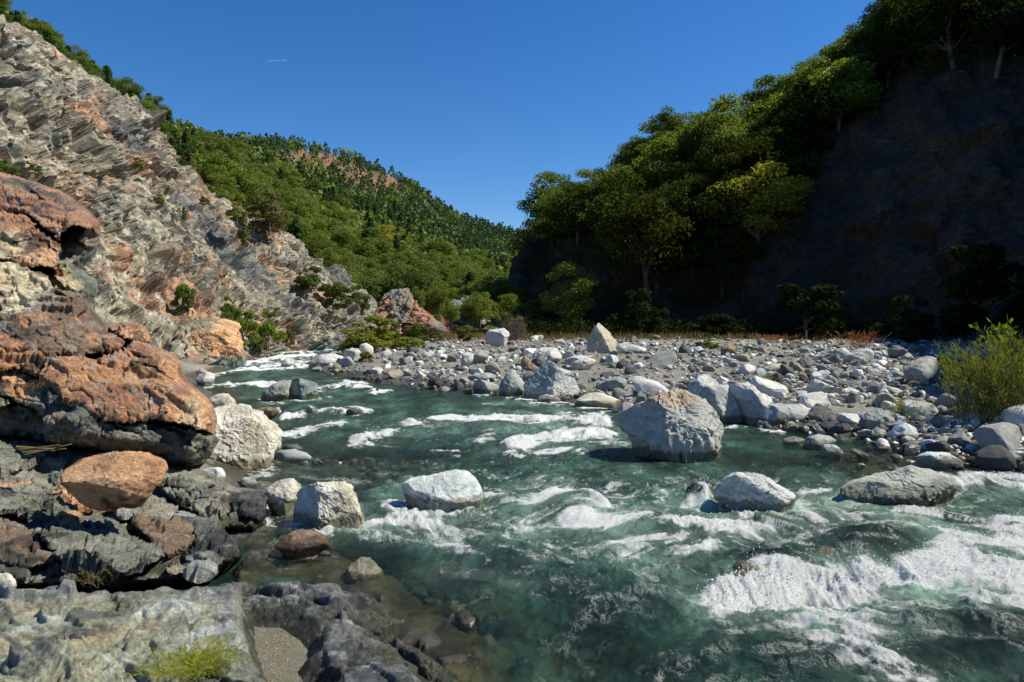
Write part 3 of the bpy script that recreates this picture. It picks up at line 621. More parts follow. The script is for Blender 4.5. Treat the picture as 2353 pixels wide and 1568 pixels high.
# the big rust-red outcrop
make_rock('boulder', 'bright orange rounded boulder perched on grey ledges', 'boulder', Z(2, [(300, 470), (350, 420), (450, 380), (560, 365), (700, 390), (800, 430), (830, 470), (820, 530), (770, 580), (700, 610), (640, 602), (560, 612), (480, 612), (400, 590), (340, 550), (300, 510)]), 'orange', D=7.1, thick=.7, lean=.55, level=6, rough=.7, crisp=.7, sink=.15, mat=M_slab, colfn=S_col('tan', .42), box=2.6)
make_rock('boulder', 'small white stone at the picture edge on the bedrock floor', 'stone', Z(2, [(-40, 1010), (20, 1000), (70, 1030), (80, 1065), (30, 1078), (-40, 1075)]), 'cream', D=6.0, thick=.8, sink=.1)
make_rock('rock_toe', 'orange and blue-grey rock toe of the cliff at the far water edge', 'rock', Z(1, [(1030, 1210), (1150, 1190), (1280, 1130), (1430, 1125), (1550, 1140), (1562, 1250), (1610, 1330), (1635, 1430), (1500, 1475), (1300, 1485), (1200, 1460), (1080, 1380), (1000, 1300)]), 'orange', D=36, thick=.8, lean=.5, level=6, mat=M_cliff, strat=.5, colfn=lambda P, c, pp, s, sd: mix(mix(c, (.30, .27, .19), sm(-.2, .3, fbm(P * .6, 3, 3))), (.17, .22, .20), sm(800, 835, pp[1] + 20 * fbm(P * .8, 3, 4))))
make_rock('rock_toe', 'jagged rust-red outcrop standing at the valley floor below the trees', 'rock', [(856, 765), (860, 715), (872, 685), (900, 664), (928, 672), (945, 700), (972, 716), (1005, 742), (1035, 765)], 'rust', D=76, zb=.5, thick=.7, lean=.6, level=6, mat=M_cliff, rough=2.2, crisp=2.0, strat=1.4, sink=0, colfn=lambda P, c, pp, s, sd: mix(mix(c, (.34, .19, .115), .55 + 0 * P[:, 0]), (.24, .24, .20), sm(.0, .35, fbm(P * .5, 3, 4))))
make_rock('rock_toe', 'grey jagged rocks under the trees at the gorge mouth', 'rock', [(1010, 758), (1020, 715), (1045, 690), (1090, 680), (1120, 700), (1128, 740), (1100, 760)], 'grey', D=92, zb=.5, thick=.6, lean=.7, level=5, mat=M_cliff, rough=2.0, crisp=2.0, sink=0)
make_rock('boulder', 'white angular stone in the water at the foot of the outcrop', 'boulder', Z(3, [(118, 470), (130, 425), (200, 400), (262, 420), (277, 490), (200, 512), (125, 505)]), 'pale')
make_rock('boulder', 'flat pale stone behind the white angular stone by the cliff toe', 'boulder', Z(3, [(118, 400), (170, 373), (215, 388), (205, 412), (130, 415)]), 'tan', D=29)
# boulders of the river
def B(label, k, pts, kind, **kw): return make_rock('boulder', label, 'boulder', Z(k, pts), kind, **kw)
B('huge cream-white boulder beside the orange overhang', 3, [(150, 720), (230, 650), (330, 665), (480, 700), (600, 760), (700, 830), (742, 890), (748, 1060), (700, 1105), (560, 1128), (430, 1115), (340, 1135), (200, 1155), (150, 1100), (130, 900)], 'cream', level=6, thick=.9, lean=.35, D=12.0)
B('cream boulder behind the top of the huge white boulder', 3, [(220, 600), (290, 570), (350, 565), (400, 600), (442, 650), (400, 678), (300, 672), (225, 650)], 'cream', D=15)
B('narrow pale stone behind the shoulder of the huge white boulder', 3, [(410, 662), (460, 643), (540, 658), (565, 690), (500, 705), (425, 695)], 'pale', D=16)
B('low brown flat rock between the dry twigs and the foam', 3, [(560, 700), (600, 675), (700, 670), (770, 690), (760, 710), (640, 722)], 'brown', D=17)
B('blue-green flat stone in the shallows under the white boulder', 3, [(170, 1150), (240, 1128), (300, 1133), (340, 1170), (356, 1212), (300, 1214), (200, 1185)], 'blue', zb=.0, D=10.4)
B('grey-blue stone in the shallows beyond the long ledge', 3, [(440, 1240), (490, 1208), (560, 1222), (602, 1262), (560, 1292), (480, 1285)], 'grey', D=10.0)
B('small pale stone in the shallows behind the grey-blue stone', 3, [(495, 1190), (520, 1172), (560, 1180), (565, 1196), (520, 1202)], 'blue', D=11.2)
B('cream stone half hidden behind the split white boulder', 3, [(660, 1295), (720, 1250), (820, 1230), (905, 1252), (950, 1300), (890, 1400), (865, 1450), (760, 1450), (680, 1400)], 'cream', D=9.1, level=5)
B('white boulder with a greyer split face, standing in foam', 3, [(838, 1440), (865, 1340), (920, 1285), (1010, 1265), (1060, 1240), (1130, 1232), (1230, 1260), (1300, 1310), (1350, 1390), (1380, 1480), (1412, 1540), (1330, 1585), (1000, 1598), (830, 1575)], 'cream', level=6, thick=.85, lean=.2, cuts=[(-.75, -.62, .1, .42), (.35, -.9, .1, .62)], rough=1.1)
B('pale blue boulder with white veins in midstream', 3, [(1638, 1395), (1680, 1280), (1740, 1240), (1850, 1225), (1960, 1210), (2080, 1182), (2200, 1185), (2270, 1230), (2310, 1300), (2342, 1375), (2250, 1415), (2000, 1440), (1750, 1445), (1670, 1425)], 'blue', level=6, thick=.9, lean=.35, cuts=[(-.85, -.4, -.1, .72), (.1, -.75, .55, .62)], rough=.7)
B('dark rounded wet rock at the shallow inlet by the charcoal ledge', 2, [(1440, 850), (1500, 800), (1560, 778), (1650, 785), (1720, 830), (1745, 872), (1650, 895), (1510, 885)], 'brown', thick=1.0, lean=.3, level=5)
B('cream-topped rock at the tip of the dark rock tongue', 0, [(786, 1332), (800, 1302), (830, 1289), (860, 1296), (882, 1316), (878, 1340), (840, 1352), (800, 1348)], 'cream', D=7.0, thick=1.0, level=5, sink=.5)
B('sharp blue-green rock with a dark shaded side, rising from the river', 3, [(785, 540), (830, 480), (880, 443), (950, 450), (1035, 460), (1050, 540), (1062, 608), (950, 618), (830, 612), (800, 570)], 'teal', level=5, thick=.9, cuts=[(-.72, -.68, .0, .25), (.45, -.75, .3, .5)], rough=.7)
B('low dark jagged rock leaning against the sharp blue-green rock', 3, [(590, 605), (650, 550), (700, 500), (760, 470), (835, 470), (830, 550), (830, 612), (700, 622)], 'grey', level=5, rough=1.5)
B('tiny pale wet boulder with water pouring over it in the upper rapid', 3, [(775, 360), (790, 310), (830, 288), (872, 310), (885, 352), (840, 364)], 'pale')
B('low white rock at the head of the bar beside the upper rapid', 3, [(985, 350), (1010, 300), (1080, 265), (1150, 258), (1255, 285), (1235, 340), (1150, 357)], 'pale', lean=.5)
B('blocky split boulder at the upstream end of the bar', 3, [(1245, 342), (1252, 240), (1300, 218), (1372, 213), (1392, 260), (1382, 322), (1310, 346)], 'pale', cuts=[(-.6, -.7, 0, .4)], zb=.1)
B('rounded white boulder perched behind the blocky split boulder', 3, [(1370, 242), (1380, 190), (1430, 178), (1482, 208), (1492, 252), (1430, 268)], 'cream', D=38)
B('white stone just beside the olive willow bush', 3, [(1542, 292), (1550, 250), (1600, 223), (1628, 260), (1600, 294)], 'cream', D=38)
B('small white stone with foam behind it in midstream', 3, [(928, 705), (960, 667), (1000, 652), (1050, 680), (1068, 712), (1000, 724)], 'pale', cuts=[(-.7, -.6, 0, .3)])
B('flat wet stone awash in foam in the middle of the river', 3, [(1265, 712), (1290, 683), (1350, 666), (1412, 690), (1405, 718), (1325, 728)], 'grey')
B('low rounded rock barely above water near the huge white boulder', 3, [(775, 985), (810, 953), (860, 948), (930, 972), (950, 992), (850, 998)], 'teal')
B('triangular tan boulder standing tall on the gravel bar', 4, [(952, 315), (990, 220), (1040, 140), (1070, 116), (1110, 145), (1180, 200), (1232, 272), (1195, 302), (1172, 342), (1050, 348), (975, 338)], 'tan', D=36, level=5, cuts=[(.75, -.45, .45, .33), (-.35, -.9, .1, .55)], rough=.7, zb=.5, colfn=lambda P, c, pp, s, sd: mix(c, (.42, .40, .31), .5 + 0 * P[:, 0]))
B('pale flat-topped boulder near the shrubs at the back of the bar', 4, [(177, 240), (185, 195), (240, 165), (330, 160), (377, 210), (362, 240), (342, 282), (300, 292), (230, 277), (190, 262)], 'pale', D=45, level=5, cuts=[(-.5, -.8, -.2, .45)], zb=.6)
B('long white boulder leaning on the triangular boulder', 4, [(1203, 352), (1213, 290), (1260, 265), (1350, 298), (1432, 318), (1400, 355), (1300, 364)], 'pale', D=36, zb=.5)
B('rounded pink-white boulder on the bar behind the brown stone', 4, [(548, 405), (560, 340), (640, 303), (740, 315), (778, 360), (772, 405), (720, 445), (600, 445)], 'pale', D=31, zb=.4, level=5)
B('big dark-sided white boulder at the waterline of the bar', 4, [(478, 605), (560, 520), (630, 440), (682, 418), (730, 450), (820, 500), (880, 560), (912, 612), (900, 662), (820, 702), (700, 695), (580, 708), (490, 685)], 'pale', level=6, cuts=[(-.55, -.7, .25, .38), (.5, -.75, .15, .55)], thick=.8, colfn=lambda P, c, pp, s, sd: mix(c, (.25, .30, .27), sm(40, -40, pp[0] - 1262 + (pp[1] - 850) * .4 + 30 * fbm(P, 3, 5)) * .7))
B('pointed grey boulder at the waterline between two rounder ones', 4, [(288, 662), (300, 590), (350, 510), (390, 478), (440, 520), (492, 592), (480, 642), (430, 682), (350, 687)], 'grey', level=5, colfn=lambda P, c, pp, s, sd: mix(c, (.40, .42, .39), .45 + 0 * P[:, 0]))
B('smooth blue-grey boulder with a dark end at the waterline', 4, [(78, 650), (85, 580), (130, 546), (220, 575), (292, 602), (290, 642), (200, 667)], 'grey', cuts=[(-.7, -.6, -.2, .35)])
B('dark grey wedge boulder between the big white boulder and the round white one', 4, [(1028, 652), (1050, 600), (1130, 550), (1210, 528), (1272, 560), (1272, 602), (1230, 642), (1170, 677), (1080, 672)], 'grey', zb=.08, level=5, cuts=[(-.3, -.85, -.3, .45)])
B('rounded white boulder half behind dry stalks', 4, [(1258, 612), (1270, 560), (1330, 533), (1420, 533), (1467, 580), (1452, 622), (1380, 642), (1290, 642)], 'pale', D=23.5, zb=.2)
B('flat white stone in front of the big dark-sided boulder', 4, [(572, 727), (600, 685), (660, 670), (740, 683), (773, 715), (700, 728)], 'pale')
B('long low white slab at the waterline', 4, [(872, 752), (890, 713), (970, 668), (1050, 660), (1150, 688), (1230, 718), (1268, 747), (1200, 768), (1000, 765)], 'cream', level=5, rough=.6, lean=.6, thick=1.0)
B('white squared stone lying on sand in the middle of the bar', 4, [(833, 477), (845, 430), (900, 408), (1000, 388), (1052, 400), (1010, 452), (950, 482)], 'cream', D=28, zb=.4)
B('white slab behind the squared stone on the sand', 4, [(788, 442), (800, 398), (880, 368), (950, 373), (1032, 390), (900, 412)], 'pale', D=30, zb=.5)
B('upright brown stone among white ones on the bar', 4, [(452, 472), (460, 390), (490, 370), (530, 400), (542, 452), (510, 482)], 'brown', D=29, zb=.4)
B('dark angular stone in front of the rounded pink-white boulder', 4, [(538, 412), (600, 378), (647, 390), (652, 452), (600, 482), (560, 460)], 'dark', D=28.5, zb=.4)
B('small dark cube-like stone above the pointed grey boulder', 4, [(496, 496), (510, 450), (550, 433), (588, 460), (582, 497)], 'brown', D=27, zb=.3)
B('white rounded block at the upstream end of the stone field', 4, [(-2, 458), (8, 360), (60, 328), (102, 360), (90, 412), (60, 452)], 'pale', D=30, zb=.3)
B('grey block touching the white rounded block on the bar', 4, [(88, 417), (98, 350), (150, 328), (212, 343), (217, 392), (150, 417)], 'grey', D=31, zb=.4)
B('flat dark-grey slab above the smooth blue-grey boulder', 4, [(60, 545), (90, 520), (180, 505), (270, 512), (272, 548), (150, 560)], 'grey', D=26.5, zb=.2, lean=.8)
B('brown-topped rounded boulder among grass at the back of the bar', 4, [(1988, 362), (2000, 290), (2060, 278), (2122, 298), (2128, 342), (2065, 367)], 'brown', D=34, zb=.5)
B('dark upright stone at the back of the bar near the brown-topped one', 4, [(1662, 362), (1680, 310), (1710, 273), (1752, 310), (1742, 352)], 'dark', D=36, zb=.5)
B('giant grey boulder with an orange-stained top in the river', 4, [(1203, 900), (1230, 810), (1260, 740), (1330, 680), (1430, 640), (1560, 626), (1680, 623), (1790, 670), (1890, 720), (1960, 790), (2012, 880), (2028, 950), (1990, 1042), (1900, 1092), (1750, 1115), (1600, 1145), (1480, 1135), (1380, 1092), (1310, 1000), (1240, 950)], 'grey', level=6, thick=.95, lean=.12, rough=1.3, cuts=[(-.6, -.7, .1, .62), (.35, -.68, .62, .62)],
  colfn=lambda P, c, pp, s, sd: mix(mix(c, (.40, .41, .375), .75 + 0 * P[:, 0]), (.40, .27, .15), sm(.5, .95, 1.25 - (pp[1] - 893) / 60 + fbm(P * 3, 3, 9) * .9) * .75))
B('grey boulder tucked behind the giant boulder', 4, [(1733, 655), (1750, 590), (1830, 530), (1900, 516), (1970, 560), (2002, 612), (1960, 690), (1850, 720), (1780, 700)], 'pale', D=18.5, zb=.1, level=5)
B('grey leaning boulder with a dark shaded face beside the giant boulder', 4, [(1868, 692), (1900, 620), (1990, 598), (2060, 600), (2100, 650), (2150, 720), (2235, 800), (2232, 862), (2100, 865), (2000, 852), (1940, 790)], 'pale', D=17.2, level=5, cuts=[(.5, -.8, 0, .35)])
B('tall pinkish-grey angular boulder beside the smooth oval boulder', 5, [(112, 622), (150, 570), (210, 551), (290, 600), (350, 660), (440, 700), (482, 745), (472, 802), (330, 842), (290, 862), (230, 820), (190, 740), (130, 670)], 'pale', D=17.0, level=5, cuts=[(-.6, -.75, 0, .45), (.55, -.6, .5, .5)])
B('smooth oval blue-grey boulder at the water edge by the sand', 5, [(318, 832), (340, 790), (420, 750), (530, 746), (650, 755), (697, 820), (682, 862), (620, 892), (450, 908), (350, 882)], 'grey', level=5, rough=.25, colfn=lambda P, c, pp, s, sd: mix(c, (.37, .39, .37), .75 + 0 * P[:, 0]))
B('half-round pale stone in the water below the oval boulder', 5, [(498, 932), (540, 890), (590, 876), (642, 905), (645, 937), (580, 948)], 'grey')
B('dark round stone at the waterline by the dead twigs', 5, [(688, 922), (700, 873), (760, 868), (797, 910), (780, 942)], 'dark')
B('bluish slab boulder at the edge of the sand patch', 5, [(1108, 932), (1118, 860), (1180, 810), (1260, 790), (1352, 800), (1365, 860), (1340, 900), (1260, 935), (1160, 968)], 'grey', level=5, zb=.05)
B('purple-grey stone below the bluish slab boulder', 5, [(1155, 1012), (1190, 950), (1240, 923), (1302, 945), (1302, 1002), (1250, 1032)], 'grey', level=5)
B('pale green rounded boulder on the shaded bank, brightest there', 5, [(1298, 1032), (1345, 970), (1405, 900), (1460, 886), (1522, 920), (1542, 970), (1502, 1042), (1400, 1052)], 'blue', level=5, rough=.5)
B('small pale triangular stone at the sand edge', 5, [(1065, 872), (1100, 820), (1150, 803), (1185, 830), (1110, 882)], 'pale', D=16.5, zb=.1)
B('flat greenish stone lying on the bluish slab boulder foot', 5, [(1278, 942), (1310, 913), (1402, 903), (1380, 942), (1320, 962)], 'green', D=15.2, zb=.1)
B('domed grey stone with a dark side in the calm water', 5, [(668, 1062), (720, 1000), (800, 970), (880, 988), (932, 1030), (912, 1062), (820, 1087), (700, 1087)], 'grey', level=5, rough=.5, colfn=lambda P, c, pp, s, sd: mix(c, (.37, .39, .38), .6 + 0 * P[:, 0]))
B('light blue stone in front of the domed grey stone', 5, [(798, 1132), (820, 1070), (870, 1036), (932, 1070), (977, 1120), (920, 1152), (830, 1152)], 'blue', level=5)
B('small marbled stones touching the calm water', 5, [(498, 1042), (520, 1000), (550, 998), (600, 993), (682, 1010), (682, 1042), (600, 1052)], 'pale', rough=1.6)
B('low tan stone between the calm pool and the blue wet boulder', 5, [(1028, 1112), (1070, 1090), (1130, 1108), (1192, 1152), (1120, 1164)], 'tan', lean=.5)
B('tiny tan stone next to the low tan one', 5, [(1328, 1152), (1370, 1118), (1422, 1150), (1380, 1177)], 'tan')
B('thin flat stone surfacing below the shaded bank', 5, [(1215, 1085), (1250, 1067), (1320, 1066), (1350, 1082), (1300, 1095)], 'tan')
B('wide wet blue boulder awash below the shaded bank', 5, [(1498, 1182), (1540, 1150), (1640, 1118), (1780, 1120), (1882, 1180), (1862, 1212), (1620, 1224), (1560, 1212)], 'blue', level=5, cuts=[(-.8, -.5, 0, .6)])
for lb, pts, kd, kw in [('dark wedge stone on the shaded waterline', [(1648, 1082), (1680, 1010), (1780, 983), (1842, 1030), (1842, 1092)], 'grey', {}),
                        ('broad dark stone dappled with light under the willow', [(1888, 1102), (1908, 1010), (2020, 983), (2122, 978), (2124, 1060), (2050, 1102)], 'grey', {}),
                        ('brown-grey block at the end of the shaded stone row', [(2123, 1102), (2130, 1010), (2200, 998), (2254, 1050), (2232, 1114)], 'tan', {}),
                        ('long mossy brown stone just under the willow stems', [(1778, 982), (1830, 933), (1980, 938), (1992, 992), (1850, 1014)], 'brown', dict(D=14.6, zb=.1)),
                        ('small dark low stone beside the pale green boulder', [(1528, 1072), (1560, 1028), (1640, 1038), (1684, 1090), (1600, 1097)], 'grey', {}),
                        ('dark stone sitting behind the pale green boulder', [(1560, 880), (1640, 840), (1740, 850), (1800, 900), (1740, 935), (1600, 920)], 'grey', dict(D=17, zb=.15)),
                        ('grey stone in the dusk between reeds and willow', [(1660, 790), (1700, 725), (1780, 722), (1830, 770), (1800, 830), (1700, 835)], 'grey', dict(D=18.5, zb=.2)),
                        ('dark block beyond the last shaded stones by the frame edge', [(2255, 1110), (2270, 1050), (2360, 1030), (2480, 1060), (2480, 1120)], 'dark', {})]:
    B(lb, 5, pts, kd, **kw)
B('large flat-faced grey slab leaning in half shade on the bar', 5, [(1458, 602), (1468, 490), (1560, 428), (1700, 383), (1773, 400), (1742, 472), (1655, 562), (1560, 605)], 'grey', D=20.5, zb=.5, level=5, lean=.6)
B('bright white boulder at the back of the bar near the red tuft', 5, [(972, 422), (1000, 368), (1100, 323), (1170, 316), (1218, 370), (1182, 402), (1090, 434)], 'pale', D=27.5, zb=.6)
B('white lump beyond the bright white boulder', 5, [(897, 382), (930, 335), (970, 308), (1020, 330), (1018, 370), (950, 388)], 'pale', D=31, zb=.6)
B('dark rounded stone next to a pinkish one on the bar', 5, [(597, 482), (620, 420), (680, 383), (742, 390), (722, 462), (660, 492)], 'dark', D=26, zb=.5)
B('low tan-grey stone upslope of the tall pinkish boulder', 5, [(338, 502), (370, 460), (450, 428), (542, 440), (542, 482), (450, 507)], 'tan', D=25, zb=.5)
B('pinkish-white boulder in the middle of the dark stones', 5, [(706, 542), (780, 500), (850, 483), (902, 520), (892, 592), (800, 602)], 'pale', D=23, zb=.5, level=5)
B('flat smooth tan boulder on the bar', 5, [(927, 572), (960, 510), (1040, 483), (1092, 500), (1082, 552), (1000, 577)], 'tan', D=23.5, zb=.5, rough=.4)
B('dark green stone under the flat smooth tan boulder', 5, [(912, 642), (930, 580), (1060, 558), (1102, 590), (1062, 642), (980, 655)], 'dark', D=21, zb=.5)
B('blue-white faceted stone above the sand patch', 5, [(947, 692), (970, 640), (1030, 608), (1092, 650), (1098, 692), (1020, 704)], 'blue', D=20, zb=.4)
B('ochre rounded stone beside the blue-white faceted stone', 5, [(1093, 672), (1110, 620), (1160, 610), (1188, 650), (1150, 684)], 'tan', D=20.3, zb=.45)
B('greenish ochre stone behind the ochre rounded stone', 5, [(1178, 562), (1220, 528), (1292, 533), (1312, 570), (1250, 592)], 'tan', D=22, zb=.5)
B('cream flat stone beside the sand patch', 5, [(606, 732), (620, 680), (700, 660), (758, 681), (700, 722)], 'cream', D=19, zb=.35)
B('pale speckled stone at the top of the sand patch', 5, [(636, 764), (680, 710), (770, 680), (820, 710), (812, 762), (700, 776)], 'pale', D=18.4, zb=.3)
B('dark round stone above the tall pinkish boulder', 5, [(455, 640), (480, 590), (530, 570), (580, 610), (565, 660), (490, 668)], 'dark', D=20.5, zb=.4)
B('brown stone below the white lump at the bar crest', 5, [(792, 442), (800, 400), (840, 390), (870, 420), (842, 447)], 'brown', D=27, zb=.5)
B('reddish brown square stone near the ochre ones', 5, [(1100, 745), (1130, 695), (1190, 683), (1208, 720), (1180, 752)], 'brown', D=18.8, zb=.3)
B('dark mossy stone at the upper edge of the sand patch', 5, [(940, 745), (970, 708), (1040, 700), (1060, 730), (1000, 755)], 'dark', D=18.6, zb=.3)
# the near rapid
B('white boulder with a dark upstream face splitting the near rapid', 5, [(0, 1440), (40, 1380), (120, 1310), (200, 1260), (260, 1243), (330, 1258), (420, 1320), (520, 1390), (600, 1440), (650, 1510), (560, 1580), (440, 1585), (300, 1575), (100, 1530), (-5, 1500)], 'pale', level=6, thick=.85, cuts=[(-.5, -.8, -.05, .38), (.45, -.5, .7, .5)], rough=1.2, lean=.25)
B('broad grey-green boulder with water sliding over its shoulder', 5, [(960, 1420), (1040, 1360), (1200, 1325), (1300, 1310), (1480, 1288), (1560, 1250), (1620, 1243), (1720, 1263), (1800, 1310), (1862, 1370), (1893, 1430), (1850, 1480), (1750, 1500), (1500, 1515), (1300, 1500), (1100, 1490), (990, 1470)], 'green', level=6, thick=.8, rough=1.0, lean=.4, colfn=lambda P, c, pp, s, sd: mix(c, (.42, .43, .36), sm(1380, 1290, (pp[1] - 705.9) / .3 - (pp[0] - 1647) / .3 * .0 + 60 * fbm(P * 3, 3, 9)) * .8 + .1))
B('small black rock with spray beside the near white boulder', 6, [(280, 265), (298, 170), (350, 133), (394, 160), (388, 240), (330, 275)], 'wetdark', D=10.0)
B('submerged olive rock under the main chute', 6, [(1000, 660), (1060, 560), (1180, 500), (1330, 530), (1480, 600), (1565, 660), (1500, 735), (1230, 738), (1080, 720)], 'olive', D=7.2, thick=.9, lean=.3, level=5, colfn=lambda P, c, pp, s, sd: mix(c, (.20, .18, .11), .3 + .3 * np.clip(fbm(P * 3, 3, 4), 0, 1))).location[2] -= .10
B('submerged yellowish rock beside the olive one under the foam lip', 6, [(430, 800), (480, 730), (560, 640), (640, 590), (760, 570), (880, 620), (910, 700), (720, 730), (560, 800), (470, 830)], 'olive', D=6.8, thick=.7, lean=.3, level=5).location[2] -= .11
print('rocks', round(time.time() - T0, 1))
# ------------------------------------------------------------------ bedrock floor and rock tongue by the camera
SANDP = [(578, 1420), (640, 1423), (690, 1445), (718, 1468), (715, 1500), (690, 1520), (700, 1545), (760, 1600), (640, 1600), (600, 1530), (580, 1470)]
def smax(v, k): return k * np.log1p(np.exp(np.clip(v / k, -40, 40)))
nr, nc = 350, 400
pyg = np.linspace(1285, 1900, nr) ; pxg = np.linspace(-260, 1160, nc)
PX, PY = np.meshgrid(pxg, pyg, indexing='xy')
G0 = atZ(PX, PY, 0.15); X, Y = G0[..., 0], G0[..., 1]
RIVW = RIVER
s = -np.where(in_poly(X, Y, RIVW), 1, -1) * dist_poly(X, Y, RIVW) * -1
s = np.where(in_poly(X, Y, RIVW), -dist_poly(X, Y, RIVW), dist_poly(X, Y, RIVW))
SW = [tuple(atZ(a, b, .12)[:2]) for a, b in SANDP]
sd = np.where(in_poly(X, Y, SW), -dist_poly(X, Y, SW), dist_poly(X, Y, SW))
Pn = np.stack([X, Y, 0 * X], -1)
h = np.clip(s * .55, -.7, 1) ; h = np.minimum(h, .20 + .06 * np.clip(s - .3, 0, 9))
h = h + sm(0.0, .8, s) * fbm(Pn * .8, 3, 201) * .06
h = h - .8 * sm(5.8, 6.6, Y + .25 * fbm(Pn * 1.2, 3, 209)) * sm(-1.3, -2.0, X)
rot = np.array([[.8, .6, 0], [-.6, .8, 0], [0, 0, 1]])
Q = (Pn + np.stack([fbm(Pn * .9, 3, 202), fbm(Pn * .9, 3, 203), 0 * X], -1) * .25) @ rot
rg = facet(Q * np.array([.9, 2.0, 1]), 204, 1.1, .35) * .10 + facet(Q * np.array([3, 6, 1]), 205, 1.1, .4) * .045 + facet(Q * np.array([9, 15, 1]), 206, 1.1, .4) * .014 + facet(Q * np.array([22, 34, 1]), 208, 1.1, .4) * .006 + ridged(Q * np.array([1.2, 4, 1]), 4, 207) * .03
mask = np.clip(s * 4 + 1.2, 0, 1)
rg = blur(rg, rg.shape, 1).reshape(rg.shape)
z = h + rg * mask
sandm = sm(.16, -.06, sd)
z = z * (1 - sandm) + (.045) * sandm - .02 * sandm
P = np.stack([X, Y, z], -1).reshape(-1, 3)
pxf, pyf = topx(P)
n1 = fbm(P * np.array([1.2, 2.4, 3]) @ rot, 4, 211); n2 = fbm(P * np.array([5, 11, 6]) @ rot, 3, 212); n3 = fbm(P * .7, 3, 213)
col = mix((.26, .27, .24), (.15, .16, .15), sm(-.2, .4, n1 + .4 * n2))
gr = sm(90, -90, pxf - 470 - (pyf - 1440) * .9 + 160 * n3) * sm(1345, 1420, pyf + 50 * n1)
col = mix(col, mix((.28, .30, .20), (.42, .42, .30), np.clip(.5 + n2 * 1.2, 0, 1)), gr * .9)
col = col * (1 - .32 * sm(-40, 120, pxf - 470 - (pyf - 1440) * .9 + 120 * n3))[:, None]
col = mix(col, (.33, .23, .13), gr * sm(.15, .45, fbm(P * np.array([1.0, 2.5, 2]), 3, 215)) * .6)
col = mix(col, (.42, .45, .43), sm(.42, .62, n2 + .4 * n1) * .7)
col = mix(col, (.05, .055, .06), sm(.3, .6, fbm(P * 2.5, 3, 216)) * .6)
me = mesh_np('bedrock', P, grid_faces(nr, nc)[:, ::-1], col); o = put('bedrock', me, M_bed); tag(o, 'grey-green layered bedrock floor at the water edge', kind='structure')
# sand in the hollow
nt = NT('coarse_sand'); p = nt.n('ShaderNodeBsdfPrincipled', i_Roughness=.85); nt.l(p.outputs[0], nt.out.inputs[0])
ge = nt.n('ShaderNodeNewGeometry'); v = nt.n('ShaderNodeTexVoronoi', i_Scale=150.0); nt.l(ge.outputs['Position'], v.inputs['Vector'])
hs = nt.n('ShaderNodeSeparateColor'); nt.l(v.outputs['Color'], hs.inputs[0])
r = ramp(nt, [(0, (.07, .064, .038)), (.55, (.13, .118, .075)), (.93, (.19, .17, .12)), (1.0, (.45, .43, .36))], hs.outputs[0]); nt.l(r.outputs[0], p.inputs['Base Color'])
b = nt.n('ShaderNodeBump', i_Strength=.6, i_Distance=.01); nt.l(v.outputs['Distance'], b.inputs['Height']); nt.l(b.outputs[0], p.inputs['Normal'])
M_sand = nt.m
def sheet(name, poly_px, z, n=60, amp=.01):
    W_ = np.array([atZ(a, b, z)[:2] for a, b in poly_px]); lo, hi = W_.min(0), W_.max(0)
    xs, ys = np.meshgrid(np.linspace(lo[0], hi[0], n), np.linspace(lo[1], hi[1], n)); ins = in_poly(xs, ys, [tuple(q) for q in W_]) | (dist_poly(xs, ys, [tuple(q) for q in W_]) < .08)
    F = grid_faces(n, n); F = F[ins.reshape(-1)[F].all(1)]
    Pq = np.stack([xs, ys, z + fbm(np.stack([xs, ys, 0 * xs], -1) * 3, 3, 5) * amp], -1).reshape(-1, 3)
    u, inv = np.unique(F, return_inverse=True); return put(name, mesh_np(name, Pq[u], inv.reshape(F.shape)), M_sand)
o = sheet('sand', SANDP, .045, amp=.012); tag(o, kind='structure')

